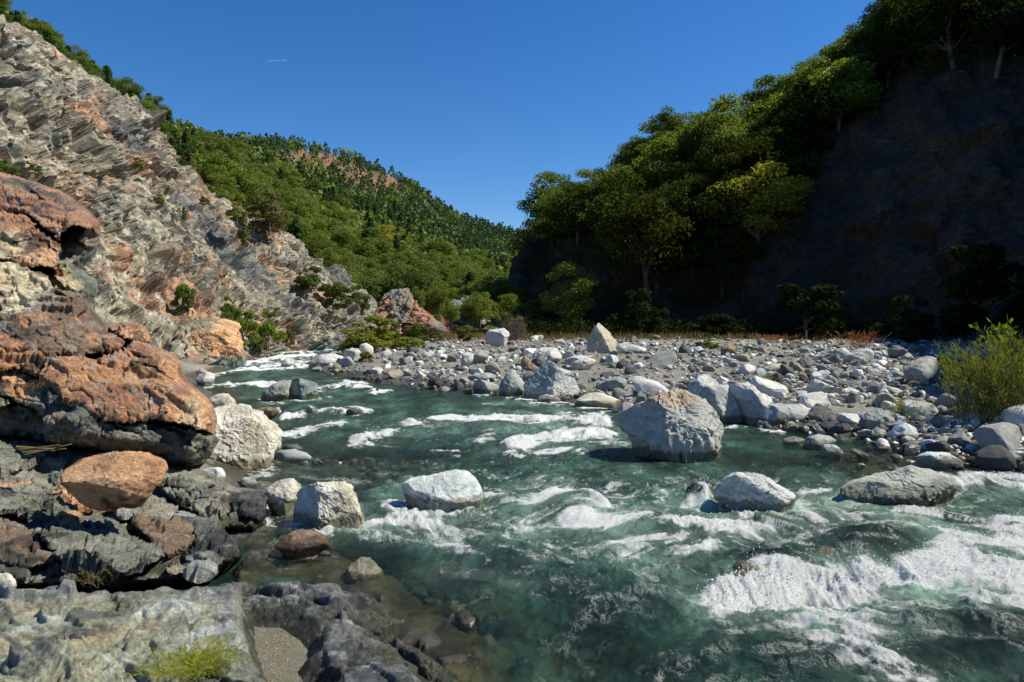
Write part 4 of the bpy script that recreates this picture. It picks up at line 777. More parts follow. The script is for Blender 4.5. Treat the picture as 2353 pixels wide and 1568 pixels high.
# ------------------------------------------------------------------ river surface
pyr = np.concatenate([np.linspace(797, 900, 90), np.linspace(901.6, 1640, 330), np.linspace(1650, 2300, 24)])
pxr = np.linspace(-60, 2620, 780); nr, nc = len(pyr), len(pxr)
PX, PY = np.meshgrid(pxr, pyr, indexing='xy'); G0 = atZ(PX, PY, 0); X, Y = G0[..., 0], G0[..., 1]
sdist = shore_dist(X, Y)
STROKES = [([(1655, 1395), (1740, 1360), (1900, 1350), (2050, 1325), (2200, 1310), (2353, 1340), (2560, 1360)], 42, 1.5), ([(2080, 1300), (2180, 1262), (2353, 1240), (2600, 1240)], 42, 1.35),
 ([(2230, 1390), (2353, 1400), (2600, 1430)], 26, 1.1), ([(1670, 1405), (1850, 1420), (1980, 1450)], 30, .8), ([(2290, 1212), (2400, 1222), (2600, 1230)], 16, 1.1), ([(1900, 1470), (2000, 1495), (2080, 1530)], 34, .62), ([(2000, 1560), (2130, 1565)], 26, .55),
 ([(1120, 1146), (1200, 1158), (1270, 1152)], 12, .95), ([(1270, 1142), (1305, 1132), (1345, 1152), (1390, 1172)], 9, 1.1), ([(1310, 1196), (1400, 1205), (1480, 1192), (1560, 1205), (1660, 1205), (1760, 1215)], 20, 1.05),
 ([(1585, 1160), (1640, 1172), (1700, 1185), (1780, 1195)], 12, .95), ([(1610, 1140), (1625, 1160)], 10, 1.1), ([(1850, 1132), (1900, 1135), (1960, 1165), (2060, 1180), (2150, 1190)], 13, .85), ([(1780, 1210), (1950, 1200), (2100, 1220)], 22, .55),
 ([(2215, 1105), (2353, 1118), (2560, 1125)], 20, 1.0), ([(895, 1168), (930, 1195), (1000, 1215), (1060, 1240)], 17, .85), ([(608, 1196), (690, 1208), (820, 1210), (900, 1205)], 9, .75), ([(840, 1235), (980, 1240), (1060, 1275), (1150, 1295)], 22, .50), ([(1400, 1235), (1560, 1245), (1700, 1240)], 26, .52), ([(950, 1250), (1100, 1230), (1250, 1215)], 15, .4),
 ([(815, 1022), (870, 1008), (950, 985), (1050, 968), (1150, 966), (1260, 962), (1390, 968)], 11, 1.0), ([(880, 1030), (960, 1035), (1050, 1040)], 8, .45), ([(1175, 1030), (1240, 1012), (1310, 1000), (1395, 1002)], 15, 1.15), ([(1200, 1045), (1350, 1042)], 7, .7), ([(1180, 975), (1290, 985)], 8, .6), ([(1130, 965), (1150, 958), (1165, 968)], 7, 1.2),
 ([(640, 1000), (700, 988), (790, 978)], 8, .8), ([(650, 962), (720, 950), (800, 944), (850, 948)], 6, .85), ([(480, 889), (560, 886), (640, 890)], 4.5, 1.1), ([(730, 893), (790, 885), (840, 892), (860, 905)], 8, .8), ([(840, 902), (900, 902)], 4, .6), ([(1090, 930), (1190, 927)], 3.5, .55),
 ([(500, 862), (560, 850), (640, 842), (700, 842)], 6, 1.0), ([(560, 836), (640, 822), (720, 815)], 5.5, .95), ([(610, 812), (700, 806), (760, 803)], 3.5, .9), ([(650, 830), (720, 832)], 3, .8), ([(740, 905), (760, 915)], 4, .5),
 ([(1672, 985), (1740, 988), (1800, 995)], 4.5, .8), ([(1130, 1000), (1100, 1025)], 10, .4), ([(1640, 1310), (1700, 1285), (1800, 1255), (1860, 1245)], 15, .55), ([(2100, 1090), (2200, 1100)], 8, .4), ([(1390, 1010), (1440, 1020)], 8, .7),
 ([(600, 950), (640, 945)], 4, .6), ([(1240, 1120), (1420, 1110)], 8, .25), ([(2080, 1450), (2353, 1500), (2500, 1540)], 24, .22), ([(1450, 1290), (1650, 1330)], 30, .28), ([(1000, 1330), (1250, 1350)], 30, .15), ([(1330, 1080), (1430, 1085)], 6, .35)]
strip = lambda f: np.asarray(f)
mask = np.zeros(PX.shape)
wob = fbm(np.stack([X * 1.1, Y * .8, 0 * X], -1), 3, 301)
for pts, w, k in STROKES:
    x0 = min(p[0] for p in pts) - 4 * w; x1 = max(p[0] for p in pts) + 4 * w; y0 = min(p[1] for p in pts) - 3 * w; y1 = max(p[1] for p in pts) + 3 * w
    c0, c1 = np.searchsorted(pxr, [x0, x1]); r0, r1 = np.searchsorted(pyr, [y0, y1])
    if c1 <= c0 or r1 <= r0: continue
    sl = (slice(r0, r1), slice(c0, c1)); ax = PX[sl]; ay = PY[sl] + wob[sl] * w * .9
    dd = dist_poly(ax / 1.5, ay, [(a / 1.5, b) for a, b in pts], closed=False)
    mask[sl] = np.maximum(mask[sl], k * np.exp(-(dd / w) ** 2 * 1.1))
mask = mask * (.92 + .42 * fbm(np.stack([X * 1.3, Y * 1.1, 0 * X], -1), 4, 306))
# foam where the current meets standing rocks
for H_ in HERO:
    cx, cy = H_['c']; yb = max(p[1] for p in H_['poly'])
    if H_['o']['category'] == 'boulder' and yb > 850 and H_['r'] > 14 and H_['o'].location[2] <= .02 and cx < 2000:
        k = .55 if 880 < yb < 1250 else .3
        if 950 < yb < 1110 and cx > 1450: k = .12
        if yb > 1260: k = .15
        dd = np.sqrt(((PX - cx) / (H_['r'] * 1.15)) ** 2 + ((PY - yb + 4) / (H_['r'] * .28 + 3)) ** 2)
        mask = np.maximum(mask, k * np.exp(-np.clip(dd - .8, 0, 9) ** 2 * 6))
def hump(cx, cy, rx, ry, hh):
    return hh * np.exp(-((PX - cx) / rx) ** 2 - ((PY - cy) / ry) ** 2)
humpm = np.clip(hump(1990, 1268, 115, 34, 1) + hump(1740, 1292, 85, 28, 1) + hump(2270, 1510, 170, 45, .9) + hump(2250, 1440, 200, 18, .7) + hump(1080, 1345, 60, 10, .5), 0, 1)
# current: streaks drawn out along the flow
Pw = np.stack([X, Y, 0 * X], -1)
wx = fbm(Pw * .45, 3, 310); wy = fbm(Pw * .45 + 40, 3, 311)
fa, fb = (X * .94 + Y * .34), (-X * .34 + Y * .94)
U = np.stack([fa * .85 + wx * .9, fb * .95 + wy * .9, 0 * X], -1)
r1 = ridged(U * 1.6, 4, 320, .6); r2 = ridged(U * 4.6 + np.stack([wy, wx, 0 * X], -1) * 1.5, 4, 321, .65); r3 = ridged(U * 12, 3, 322); ff = fbm(U * 3.5, 4, 323)
lod = np.clip(14 / Y, .15, 1)
web = sm(.30, .85, r1 * .45 + r2 * .65 + ff * .15)
foam = mask * 1.05 + (r2 * .55 + r3 * .30 + ff * .75 - .42) * np.clip(mask * 2.2, 0, 1) * .85
foam = np.clip(foam, 0, 1.15)
foam = np.maximum(foam, web * np.clip(mask * 1.3 - .05, 0, .7))
rapid = np.exp(-((PY - 1170 - (PX - 1200) * .03) / 130) ** 2) * sm(800, 1000, PX) + .8 * np.exp(-((PX - 2000) / 420) ** 2 - ((PY - 1420) / 170) ** 2) + .4 * np.exp(-((PX - 1100) / 300) ** 2 - ((PY - 985) / 55) ** 2) + .5 * np.exp(-((PX - 620) / 130) ** 2 - ((PY - 850) / 60) ** 2) + .35 * np.exp(-((PX - 1250) / 350) ** 2 - ((PY - 1380) / 120) ** 2)
rapid = np.clip(rapid, 0, 1)
foam = foam * (1 - .85 * humpm)
foam = np.maximum(foam, (1 - .6 * humpm) * sm(.35, 1.0, r2 * .65 + r3 * .35 + rapid * .22 + ff * .2) * rapid * .62)
foam = np.maximum(foam, (.155 + .15 * ff + .05 * r2 - .07 * np.exp(-((PX - 1300) / 420) ** 2 - ((PY - 1500) / 130) ** 2)) * sm(980, 1130, PY) * (1 - .9 * np.clip(np.exp(-((PX - 1900) / 380) ** 2 - ((PY - 1060) / 36) ** 2) + np.exp(-((PX - 900) / 330) ** 2 - ((PY - 1400) / 130) ** 2), 0, 1)))  # sparse flecks: real foam, and bright glints painted in as foam
aer = np.clip(sum(np.roll(np.roll(mask, i, 0), j, 1) for i in (-14, -7, 0, 7, 14) for j in (-24, -12, 0, 12, 24)) / 25 * 1.2, 0, 1)
aer = np.clip(aer + .18 * rapid * np.clip(.5 + wx * 1.3, 0, 1), 0, 1)
pale = 0 * X
for (a, b_, ra, rb, k) in [(1950, 1400, 160, 30, .6), (1880, 1165, 130, 25, .65), (1250, 1215, 200, 20, .35), (1080, 1330, 120, 22, .45), (2250, 1500, 150, 40, .3), (1020, 1190, 120, 20, .4), (800, 1220, 100, 16, .4), (1350, 1010, 110, 12, .3), (1170, 1345, 70, 18, .5)]:
    pale = np.maximum(pale, k * np.exp(-((PX - a) / ra) ** 2 - ((PY - b_) / rb) ** 2))
# heights: swells, chop, standing waves, the smooth humps over drowned rocks
z = .035 * fbm(U * 1.0, 3, 330) + .028 * ridged(U * 2.3, 3, 331) * (.45 + .8 * rapid) + .022 * fbm(U * 6, 3, 332) * sm(900, 1000, PY) + .010 * ridged(U * 14, 3, 333) * lod
mm = np.clip(mask, 0, 1.2)
z = z + mm * (.055 + .06 * fbm(U * 2.2, 3, 334)) * np.clip(Y / 9, .6, 1.4) + np.clip(foam, 0, 1) * (.048 * fbm(U * 5, 4, 335) + .022 * ridged(U * 15, 3, 336)) * lod
def hump(cx, cy, rx, ry, hh):
    return hh * np.exp(-((PX - cx) / rx) ** 2 - ((PY - cy) / ry) ** 2)
z = z + hump(1320, 1165, 60, 22, .16) + hump(1990, 1262, 120, 38, .20) + hump(1750, 1300, 90, 28, .12) + hump(1620, 1152, 20, 14, .08) + hump(2150, 1250, 90, 18, .10) + hump(2200, 1435, 260, 22, .10) + hump(700, 870, 50, 6, .10) + hump(1130, 985, 90, 9, .10) + hump(1880, 1200, 90, 20, .06) + hump(880, 1125, 90, 12, .05) + hump(2250, 1510, 160, 28, .12)
z = z - hump(1850, 1370, 200, 24, .16) - hump(1950, 1338, 120, 16, .10) - hump(1400, 1230, 100, 18, .06)
calm = np.exp(-((PX - 1900) / 380) ** 2 - ((PY - 1060) / 36) ** 2) + np.exp(-((PX - 880) / 230) ** 2 - ((PY - 1075) / 32) ** 2) + np.exp(-((PX - 720) / 160) ** 2 - ((PY - 1285) / 45) ** 2)
z = z * (1 - .75 * np.clip(calm, 0, 1))
z = z * np.clip(.35 + .9 * sm(0, -1.2, sdist), 0, 1)
bed = ground_z(X, Y); depth = np.clip(z - bed, 0.01, 3)
depth = depth * (1 - .9 * humpm); aer = aer * (1 - humpm); pale = pale * (1 - humpm)
keep = (sdist < .5)
V = np.stack([X, Y, z], -1).reshape(-1, 3); F = grid_faces(nr, nc)[:, ::-1]; F = F[keep.reshape(-1)[F].any(1)]
u, inv = np.unique(F, return_inverse=True)
me = mesh_np('river', V[u], inv.reshape(F.shape), None, True, dict(foam=foam.reshape(-1)[u], depth=depth.reshape(-1)[u], aer=aer.reshape(-1)[u], pale=pale.reshape(-1)[u]))
nt = NT('river_water')
def attr(nm): return nt.n('ShaderNodeAttribute', attribute_name=nm).outputs['Fac']
geo = nt.n('ShaderNodeNewGeometry'); mp = nt.n('ShaderNodeMapping'); mp.inputs['Rotation'].default_value = (0, 0, -.35); mp.inputs['Scale'].default_value = (1.5, .8, 1); nt.l(geo.outputs['Position'], mp.inputs[0])
n1 = nt.n('ShaderNodeTexNoise', i_Scale=4.6, i_Detail=7.0, i_Roughness=.68, i_Distortion=.9); n2 = nt.n('ShaderNodeTexNoise', i_Scale=17.0, i_Detail=6.0, i_Roughness=.72, i_Distortion=1.0); n3 = nt.n('ShaderNodeTexNoise', i_Scale=150.0, i_Detail=4.0, i_Roughness=.7, i_Distortion=.4); n0 = nt.n('ShaderNodeTexNoise', i_Scale=.9, i_Detail=4.0)
for q in (n0, n1, n2, n3): nt.l(mp.outputs[0], q.inputs['Vector'])
b1 = nt.n('ShaderNodeBump', i_Strength=.9, i_Distance=.16); nt.l(n1.outputs[0], b1.inputs['Height'])
b2 = nt.n('ShaderNodeBump', i_Strength=.9, i_Distance=.045); nt.l(n2.outputs[0], b2.inputs['Height']); nt.l(b1.outputs[0], b2.inputs['Normal'])
b3 = nt.n('ShaderNodeBump', i_Strength=.7, i_Distance=.010); nt.l(n3.outputs[0], b3.inputs['Height']); nt.l(b2.outputs[0], b3.inputs['Normal'])
def math_(op, a, b=None, c=None, clamp=False):
    m = nt.n('ShaderNodeMath', operation=op, use_clamp=clamp)
    for k, v in enumerate((a, b, c)):
        if v is None: continue
        if isinstance(v, (int, float)): m.inputs[k].default_value = v
        else: nt.l(v, m.inputs[k])
    return m.outputs[0]
dep = attr('depth'); dvar = math_('MULTIPLY', dep, math_('MULTIPLY_ADD', n0.outputs[0], 1.3, .35))
body = math_('SUBTRACT', 1.0, math_('EXPONENT', math_('MULTIPLY', dvar, -1.7)))       # light scattered back by the green water
tint = nt.n('ShaderNodeMixRGB'); tint.inputs[1].default_value = (.92, .94, .84, 1); tint.inputs[2].default_value = (.30, .60, .46, 1); nt.l(math_('MULTIPLY', dvar, .9, clamp=True), tint.inputs[0])
tr = nt.n('ShaderNodeBsdfTransparent'); nt.l(tint.outputs[0], tr.inputs[0])
wc = nt.n('ShaderNodeMixRGB'); wc.inputs[1].default_value = (.034, .088, .060, 1); wc.inputs[2].default_value = (.27, .40, .31, 1)
nt.l(math_('MULTIPLY_ADD', attr('aer'), .75, attr('pale'), clamp=True), wc.inputs[0])
wc2 = nt.n('ShaderNodeMixRGB', blend_type='MULTIPLY', i_Fac=1.0); nt.l(wc.outputs[0], wc2.inputs[1]); nt.l(ramp(nt, [(.3, .55), (.5, 1.0), (.68, 1.9)], n0.outputs[0]).outputs[0], wc2.inputs[2])
df = nt.n('ShaderNodeBsdfDiffuse'); wc3 = nt.n('ShaderNodeMixRGB', blend_type='MULTIPLY', i_Fac=1.0); nt.l(wc2.outputs[0], wc3.inputs[1]); nt.l(ramp(nt, [(.35, .65), (.5, 1.0), (.66, 1.7)], n1.outputs[0]).outputs[0], wc3.inputs[2]); nt.l(wc3.outputs[0], df.inputs[0]); nt.l(b2.outputs[0], df.inputs['Normal'])
bf = math_('MAXIMUM', body, math_('MULTIPLY_ADD', attr('aer'), .9, attr('pale'), clamp=True), clamp=True)
m1 = nt.n('ShaderNodeMixShader'); nt.l(bf, m1.inputs[0]); nt.l(tr.outputs[0], m1.inputs[1]); nt.l(df.outputs[0], m1.inputs[2])
gl = nt.n('ShaderNodeBsdfGlossy'); gl.inputs['Roughness'].default_value = .07; nt.l(b3.outputs[0], gl.inputs['Normal'])
fr = nt.n('ShaderNodeFresnel', i_IOR=1.33); nt.l(b2.outputs[0], fr.inputs['Normal'])
m2 = nt.n('ShaderNodeMixShader'); nt.l(math_('MULTIPLY', fr.outputs[0], .75), m2.inputs[0]); nt.l(m1.outputs[0], m2.inputs[1]); nt.l(gl.outputs[0], m2.inputs[2])
fm = nt.n('ShaderNodeBsdfPrincipled', i_Roughness=.55); fm.inputs['Base Color'].default_value = (.90, .92, .88, 1)
fb1 = nt.n('ShaderNodeBump', i_Strength=1.0, i_Distance=.05); nt.l(n2.outputs[0], fb1.inputs['Height']); fb2 = nt.n('ShaderNodeBump', i_Strength=1.0, i_Distance=.02); nt.l(n3.outputs[0], fb2.inputs['Height']); nt.l(fb1.outputs[0], fb2.inputs['Normal']); nt.l(fb2.outputs[0], fm.inputs['Normal'])
fo = attr('foam'); br = math_('MULTIPLY_ADD', n3.outputs[0], 1.5, math_('MULTIPLY_ADD', n2.outputs[0], 1.5, math_('MULTIPLY_ADD', n1.outputs[0], .8, -1.9))); ffac = math_('ADD', fo, math_('MULTIPLY', br, math_('MULTIPLY', math_('MULTIPLY', fo, 4.0, clamp=True), .85)))
def rdg(n): return math_('SUBTRACT', 1.0, math_('MULTIPLY', math_('ABSOLUTE', math_('SUBTRACT', n.outputs[0], .5)), 4.2))
tt = math_('ADD', math_('MULTIPLY', rdg(n1), .38), math_('ADD', math_('MULTIPLY', rdg(n2), .40), math_('MULTIPLY', n3.outputs[0], .34)))
fr2 = ramp(nt, [(.0, 0), (.5, .5), (1.0, .93)], math_('MULTIPLY', math_('ADD', math_('SUBTRACT', tt, 1.06), math_('MULTIPLY', fo, 1.25)), 2.0, clamp=True))
m3 = nt.n('ShaderNodeMixShader'); nt.l(fr2.outputs[0], m3.inputs[0]); nt.l(m2.outputs[0], m3.inputs[1]); nt.l(fm.outputs[0], m3.inputs[2]); nt.l(m3.outputs[0], nt.out.inputs[0])
M_water = nt.m
river = put('river', me, M_water); tag(river, kind='structure')
M_foam = bpy.data.materials.new('white_water'); M_foam.use_nodes = True; M_foam.node_tree.nodes['Principled BSDF'].inputs['Base Color'].default_value = (.85, .88, .88, 1)
# spray thrown up along the crests: small lumps of white water
rng = np.random.default_rng(77); prob = (np.clip(mask - .55, 0, 1) ** 1.2 * np.clip(Y, 0, 30) ** .3 * (PY > 900) * (PY < 1600)).reshape(-1); prob /= prob.sum()
idx = rng.choice(len(prob), 3600, p=prob); c = V.reshape(-1, 3)[idx]; Vi, Fi = ico(1)
hgt = rng.exponential(.035, len(c)) * np.clip(mask.reshape(-1)[idx], 0, 1.3); c = c + np.stack([rng.normal(0, .03, len(c)), rng.normal(0, .03, len(c)), hgt], -1); r = rng.uniform(.003, .010, len(c)) * np.clip(c[:, 1] / 9, .8, 1.6)
Vs = (c[:, None, :] + Vi[None] * r[:, None, None]).reshape(-1, 3); Fs = (Fi[None] + (np.arange(len(c)) * len(Vi))[:, None, None]).reshape(-1, 3)
o = put('spray', mesh_np('spray', Vs, Fs), M_foam); tag(o, 'white spray flung up along the rapids', kind='stuff')
print('water', round(time.time() - T0, 1))
# ------------------------------------------------------------------ stones of the bar
STONE_MAT = {}
for nm, cb in dict(white=(.60, .59, .54), bluish=(.36, .39, .375), grey=(.22, .225, .205), dark=(.075, .08, .078), tan=(.28, .25, .18), brown=(.19, .135, .085)).items():
    STONE_MAT[nm] = rock_material('stone_' + nm, scale=2.5, bump=.5, rough=.75, contrast=.28, attr=False, base=cb, obj=True)
CN = list(STONE_MAT); CW = np.array([.24, .16, .26, .18, .11, .05])
PROTO = []
for k in range(12):
    V, F = ico(3 if k < 8 else 2); V = V.astype(float).copy(); rg_ = np.random.default_rng(900 + k)
    V *= np.array([1, rg_.uniform(.7, .95), rg_.uniform(.5, .8)])
    for _ in range(9):
        v = rg_.normal(size=3); v /= np.linalg.norm(v); e = V @ v - rg_.uniform(.42, .75); V = V - np.where(e > 0, e, 0)[:, None] * v * .95
    V = V + V * (facet(V * 2.2 + k * 9, 901 + k, .8, .15) * .12)[:, None] + V * (fbm(V * 3 + k, 3, 930 + k) * .05)[:, None]
    PROTO.append((V, F, mesh_np('bar_stone', V, F, smooth=(k % 3 == 0))))
rng = np.random.default_rng(321)
cand = []
# dense over the bar, thinner on the sandy patches; also the strip below the cliff and the waterline
def keep_stone(x, y, r):
    s = shore_dist(x, y); px, py = topx(np.stack([x, y, ground_z(x, y)], -1))
    k = (s > -.35) & (px > 560) & (px < 2500) & (y < 64)
    k &= ~((px < 1000) & (py > 835) & (s > .1) & (x < -1.0 - 0.27 * y) & (y < 40))
    k &= ~((y < 12.5) & (x < 3.0))
    sand = np.exp(-((px - 1965) / 95) ** 2 - ((py - 958) / 26) ** 2) + np.exp(-((px - 1350) / 110) ** 2 - ((py - 852) / 9) ** 2) + .8 * np.exp(-((px - 1440) / 40) ** 2 - ((py - 822) / 8) ** 2) + np.exp(-((px - 1160) / 80) ** 2 - ((py - 893) / 9) ** 2) + np.exp(-((px - 2170) / 60) ** 2 - ((py - 905) / 14) ** 2) + .8 * np.exp(-((px - 960) / 60) ** 2 - ((py - 843) / 4) ** 2)
    k &= rng.random(len(x)) > sand * np.where(r > .05, 1.1, .8)
    fine = np.exp(-((px - 1550) / 200) ** 2 - ((py - 865) / 30) ** 2)     # the finer shingle
    k &= ~((r > .13) & (rng.random(len(x)) < fine * .85))
    return k, px, py
def sample(n, rmin, rmax, a):
    px = rng.uniform(540, 2480, n); py = 772 + (1090 - 772) * rng.random(n) ** 1.25
    z0 = np.full(n, .6); G_ = atZ(px, py, .5); x, y = G_[:, 0], G_[:, 1]
    u = rng.random(n); r = rmin * (1 - u * (1 - (rmin / rmax) ** a)) ** (-1 / a)
    k, px, py = keep_stone(x, y, r); return np.stack([x, y, r], 1)[k]
big = sample(3000, .17, .60, 2.9); big = big[np.argsort(-big[:, 2])]
acc = []
hero_xy = [(h['C'][0], h['C'][1] + .1, h['s'] * .95) for h in HERO if h['o']['category'] == 'boulder']
for x, y, r in big:
    if all((x - a) ** 2 + (y - b) ** 2 > (r * .85 + c * .9) ** 2 for a, b, c in hero_xy) and all((x - a) ** 2 + (y - b) ** 2 > ((r + c) * .72) ** 2 for a, b, c in acc): acc.append((x, y, r))
acc = sorted(acc, key=lambda q: -q[2] / q[1])
marks = [(h, str(h['o']['label'])) for h in HERO if h['o']['category'] == 'boulder' and h['r'] > 12]
SHORT = {'triangular': 'the triangular tan boulder', 'giant grey': 'the giant grey boulder', 'pink-white': 'the pink-white boulder', 'big dark-sided': 'the dark-sided white boulder', 'flat-topped': 'the flat-topped boulder', 'brown-topped': 'the brown-topped boulder',
         'bright white boulder at': 'the bright white boulder', 'flat-faced grey slab': 'the leaning grey slab', 'tall pinkish': 'the tall pinkish-grey boulder', 'smooth oval': 'the smooth oval boulder', 'blocky split': 'the blocky split boulder', 'pale green rounded': 'the pale green boulder', 'long low white': 'the long low white slab',
         'pointed grey': 'the pointed grey boulder', 'blue-white faceted': 'the blue-white faceted stone', 'upright brown': 'the upright brown stone', 'dark rounded stone next': 'the dark rounded stone', 'white squared': 'the white squared stone', 'domed grey': 'the domed grey stone'}
LM = [(h, v) for h, l in marks for k, v in SHORT.items() if k in l]
seen = {}
def stone_label(colr, r, x, y, shp):
    px, py = topx(np.array([x, y, .5])); best = min(LM, key=lambda q: (q[0]['C'][0] - x) ** 2 + (q[0]['C'][1] - y) ** 2); h, nm = best
    dx, dy = x - h['C'][0], y - h['C'][1]; dist = math.hypot(dx, dy)
    side = ('upslope of' if dy > 0 else 'waterside of') if abs(dy) > abs(dx) else ('downstream of' if dx > 0 else 'upstream of')
    near = 'just' if dist < 1.3 else 'some way' if dist < 5 else 'far'
    size = 'large' if r > .42 else 'middling' if r > .28 else 'small'
    return f"{size} {colr} {shp} stone {near} {side} {nm}"
SH = ['angular', 'blocky', 'flat-sided', 'lumpy', 'wedge-like', 'rounded', 'chipped', 'flat', 'jagged', 'squat', 'uneven', 'knobbly']
top = acc[:298]; rest = acc[298:]
for i, (x, y, r) in enumerate(top):
    k = rng.integers(0, 8); cn = CN[rng.choice(6, p=CW)]; me = PROTO[k][2]
    if len(me.materials) == 0: me.materials.append(STONE_MAT['grey'])
    o = bpy.data.objects.new('bar_stone', me); COL.objects.link(o)
    o.material_slots[0].link = 'OBJECT'; o.material_slots[0].material = STONE_MAT[cn]
    zz = float(ground_z(np.array([x]), np.array([y]))[0])
    o.location = (x, y, zz + r * .30); o.scale = (r * rng.uniform(.9, 1.3), r * rng.uniform(.8, 1.1), r * rng.uniform(.8, 1.15)); o.rotation_euler = (rng.normal(0, .25), rng.normal(0, .25), rng.uniform(0, 6.28))
    tag(o, stone_label(cn, r, x, y, SH[k]), 'stone', 'stones lying on the gravel bar')
# the countless smaller ones
C6 = np.array([[.60, .59, .54], [.36, .39, .375], [.22, .225, .205], [.075, .08, .078], [.28, .25, .18], [.19, .135, .085]])
def scatter(name, S, ks, label):
    Vs, Fs, Cs, off = [], [], [], 0
    for x, y, r in S:
        V, F, _ = PROTO[ks[rng.integers(0, len(ks))]] if not isinstance(ks, tuple) else (*ks, None)
        a = rng.uniform(0, 6.28); c_, s_ = math.cos(a), math.sin(a); Rm = np.array([[c_, -s_, 0], [s_, c_, 0], [0, 0, 1]])
        v = (V * np.array([rng.uniform(.85, 1.3), 1, rng.uniform(.7, 1.1)])) @ Rm.T; tl = rng.normal(0, .3); v = v @ np.array([[1, 0, 0], [0, math.cos(tl), -math.sin(tl)], [0, math.sin(tl), math.cos(tl)]])
        Vs.append(v * r + (x, y, 0)); Fs.append(F + off); off += len(V); Cs.append(np.repeat((C6[rng.choice(6, p=CW)] * rng.uniform(.7, 1.25))[None], len(V), 0))
    Vs = np.concatenate(Vs); cen = np.array([(x, y) for x, y, r in S]); gz = ground_z(cen[:, 0], cen[:, 1]) + S[:, 2] * .25
    reps = [len(v) for v in Cs]; Vs[:, 2] += np.repeat(gz, reps)
    o = put(name, mesh_np(name, Vs, np.concatenate(Fs), np.concatenate(Cs), smooth=False), M_pebble); tag(o, label, kind='stuff'); return o
M_pebble = rock_material('pebble_rock', scale=5, bump=.3, rough=.75, contrast=.25, wet=True)
mid = sample(10500, .08, .22, 2.0)
S = np.concatenate([np.array(rest).reshape(-1, 3), mid]); scatter('cobbles', S[:4500], [8, 9, 10, 11], 'cobbles covering the gravel bar')
small = sample(26000, .028, .085, 1.5); Vi, Fi = ico(1); small = small[small[:, 1] < 50][:12000]
scatter('gravel', small, (Vi * np.array([1, .8, .6]), Fi), 'gravel between the cobbles')
# stony bed showing through the shallows
q = np.concatenate([np.stack([rng.uniform(a, b, n), rng.uniform(c, d, n)], 1) for a, b, c, d, n in [(640, 1250, 1030, 1120, 260), (1600, 2400, 1030, 1130, 260), (560, 1150, 1260, 1580, 260), (1150, 2353, 1130, 1580, 160), (640, 2100, 880, 1010, 160)]])
G_ = atZ(q[:, 0], q[:, 1], -.12); inr = shore_dist(G_[:, 0], G_[:, 1]) < -.55; G_ = G_[inr]
scatter('bed_stones', np.stack([G_[:, 0], G_[:, 1], rng.uniform(.04, .13, len(G_))], 1), [8, 9, 10, 11], 'stones lying on the river bed under water')
print('stones', len(top), len(rest), len(mid), len(small), round(time.time() - T0, 1))
# ------------------------------------------------------------------ plants
def leaf_material(name, c1, c2, trans=.35, rough=.55):
    nt = NT(name); g = nt.n('ShaderNodeNewGeometry'); oi = nt.n('ShaderNodeObjectInfo')
    a = nt.n('ShaderNodeMath', operation='MULTIPLY_ADD'); nt.l(g.outputs['Random Per Island'], a.inputs[0]); a.inputs[1].default_value = .45
    b = nt.n('ShaderNodeMath', operation='MULTIPLY'); nt.l(oi.outputs['Random'], b.inputs[0]); b.inputs[1].default_value = .55; nt.l(b.outputs[0], a.inputs[2])
    r = ramp(nt, [(0, c1), (1, c2)], a.outputs[0])
    d = nt.n('ShaderNodeBsdfPrincipled', i_Roughness=rough); d.inputs['Specular IOR Level'].default_value = .25 if rough < .8 else .04; nt.l(r.outputs[0], d.inputs['Base Color'])
    t = nt.n('ShaderNodeBsdfTranslucent'); hs = nt.n('ShaderNodeMixRGB', blend_type='MULTIPLY', i_Fac=1.0); nt.l(r.outputs[0], hs.inputs[1]); hs.inputs[2].default_value = (1.5, 1.5, .5, 1); nt.l(hs.outputs[0], t.inputs[0])
    m = nt.n('ShaderNodeMixShader', i_0=trans); m.inputs[0].default_value = trans; nt.l(d.outputs[0], m.inputs[1]); nt.l(t.outputs[0], m.inputs[2]); nt.l(m.outputs[0], nt.out.inputs[0])
    return nt.m
L_green = leaf_material('leaf_green', (.060, .100, .018), (.185, .225, .034))
L_sunlit = leaf_material('leaf_sunlit', (.035, .06, .010), (.15, .19, .024), .5)  # sunlight on the skyline canopy put into the leaf colour
L_deep = leaf_material('leaf_deep', (.014, .024, .006), (.055, .07, .012), .3, .9)  # the hill's shade put into the leaf colour, lower trees and thicket
L_dark = leaf_material('leaf_dark', (.010, .018, .006), (.030, .042, .010), .15, .9)  # deepest shade painted into the leaves of foot bushes and undergrowth
L_yellow = leaf_material('leaf_yellow', (.15, .17, .02), (.32, .29, .03), .4)
L_pine = leaf_material('pine_needles', (.032, .070, .018), (.095, .145, .034), .2)
L_willow = leaf_material('willow_leaf', (.09, .11, .02), (.20, .215, .04), .45)
L_olive = leaf_material('shrub_leaf', (.09, .095, .03), (.20, .18, .06), .3)
L_bright = leaf_material('bright_leaf', (.08, .14, .015), (.18, .23, .03), .4)
L_dry = leaf_material('dry_stalk', (.13, .09, .035), (.24, .18, .08), .2)
L_moss = leaf_material('yellow_moss', (.22, .24, .02), (.42, .42, .05), .3)
L_red = leaf_material('red_stalk', (.24, .08, .03), (.36, .17, .07), .2)
nt = NT('bark'); p_ = nt.n('ShaderNodeBsdfPrincipled', i_Roughness=.9); tn = nt.n('ShaderNodeTexNoise', i_Scale=9.0, i_Detail=4.0); nt.l(ramp(nt, [(.3, (.06, .05, .04)), (.7, (.17, .145, .11))], tn.outputs[0]).outputs[0], p_.inputs['Base Color']); nt.l(p_.outputs[0], nt.out.inputs[0]); M_bark = nt.m
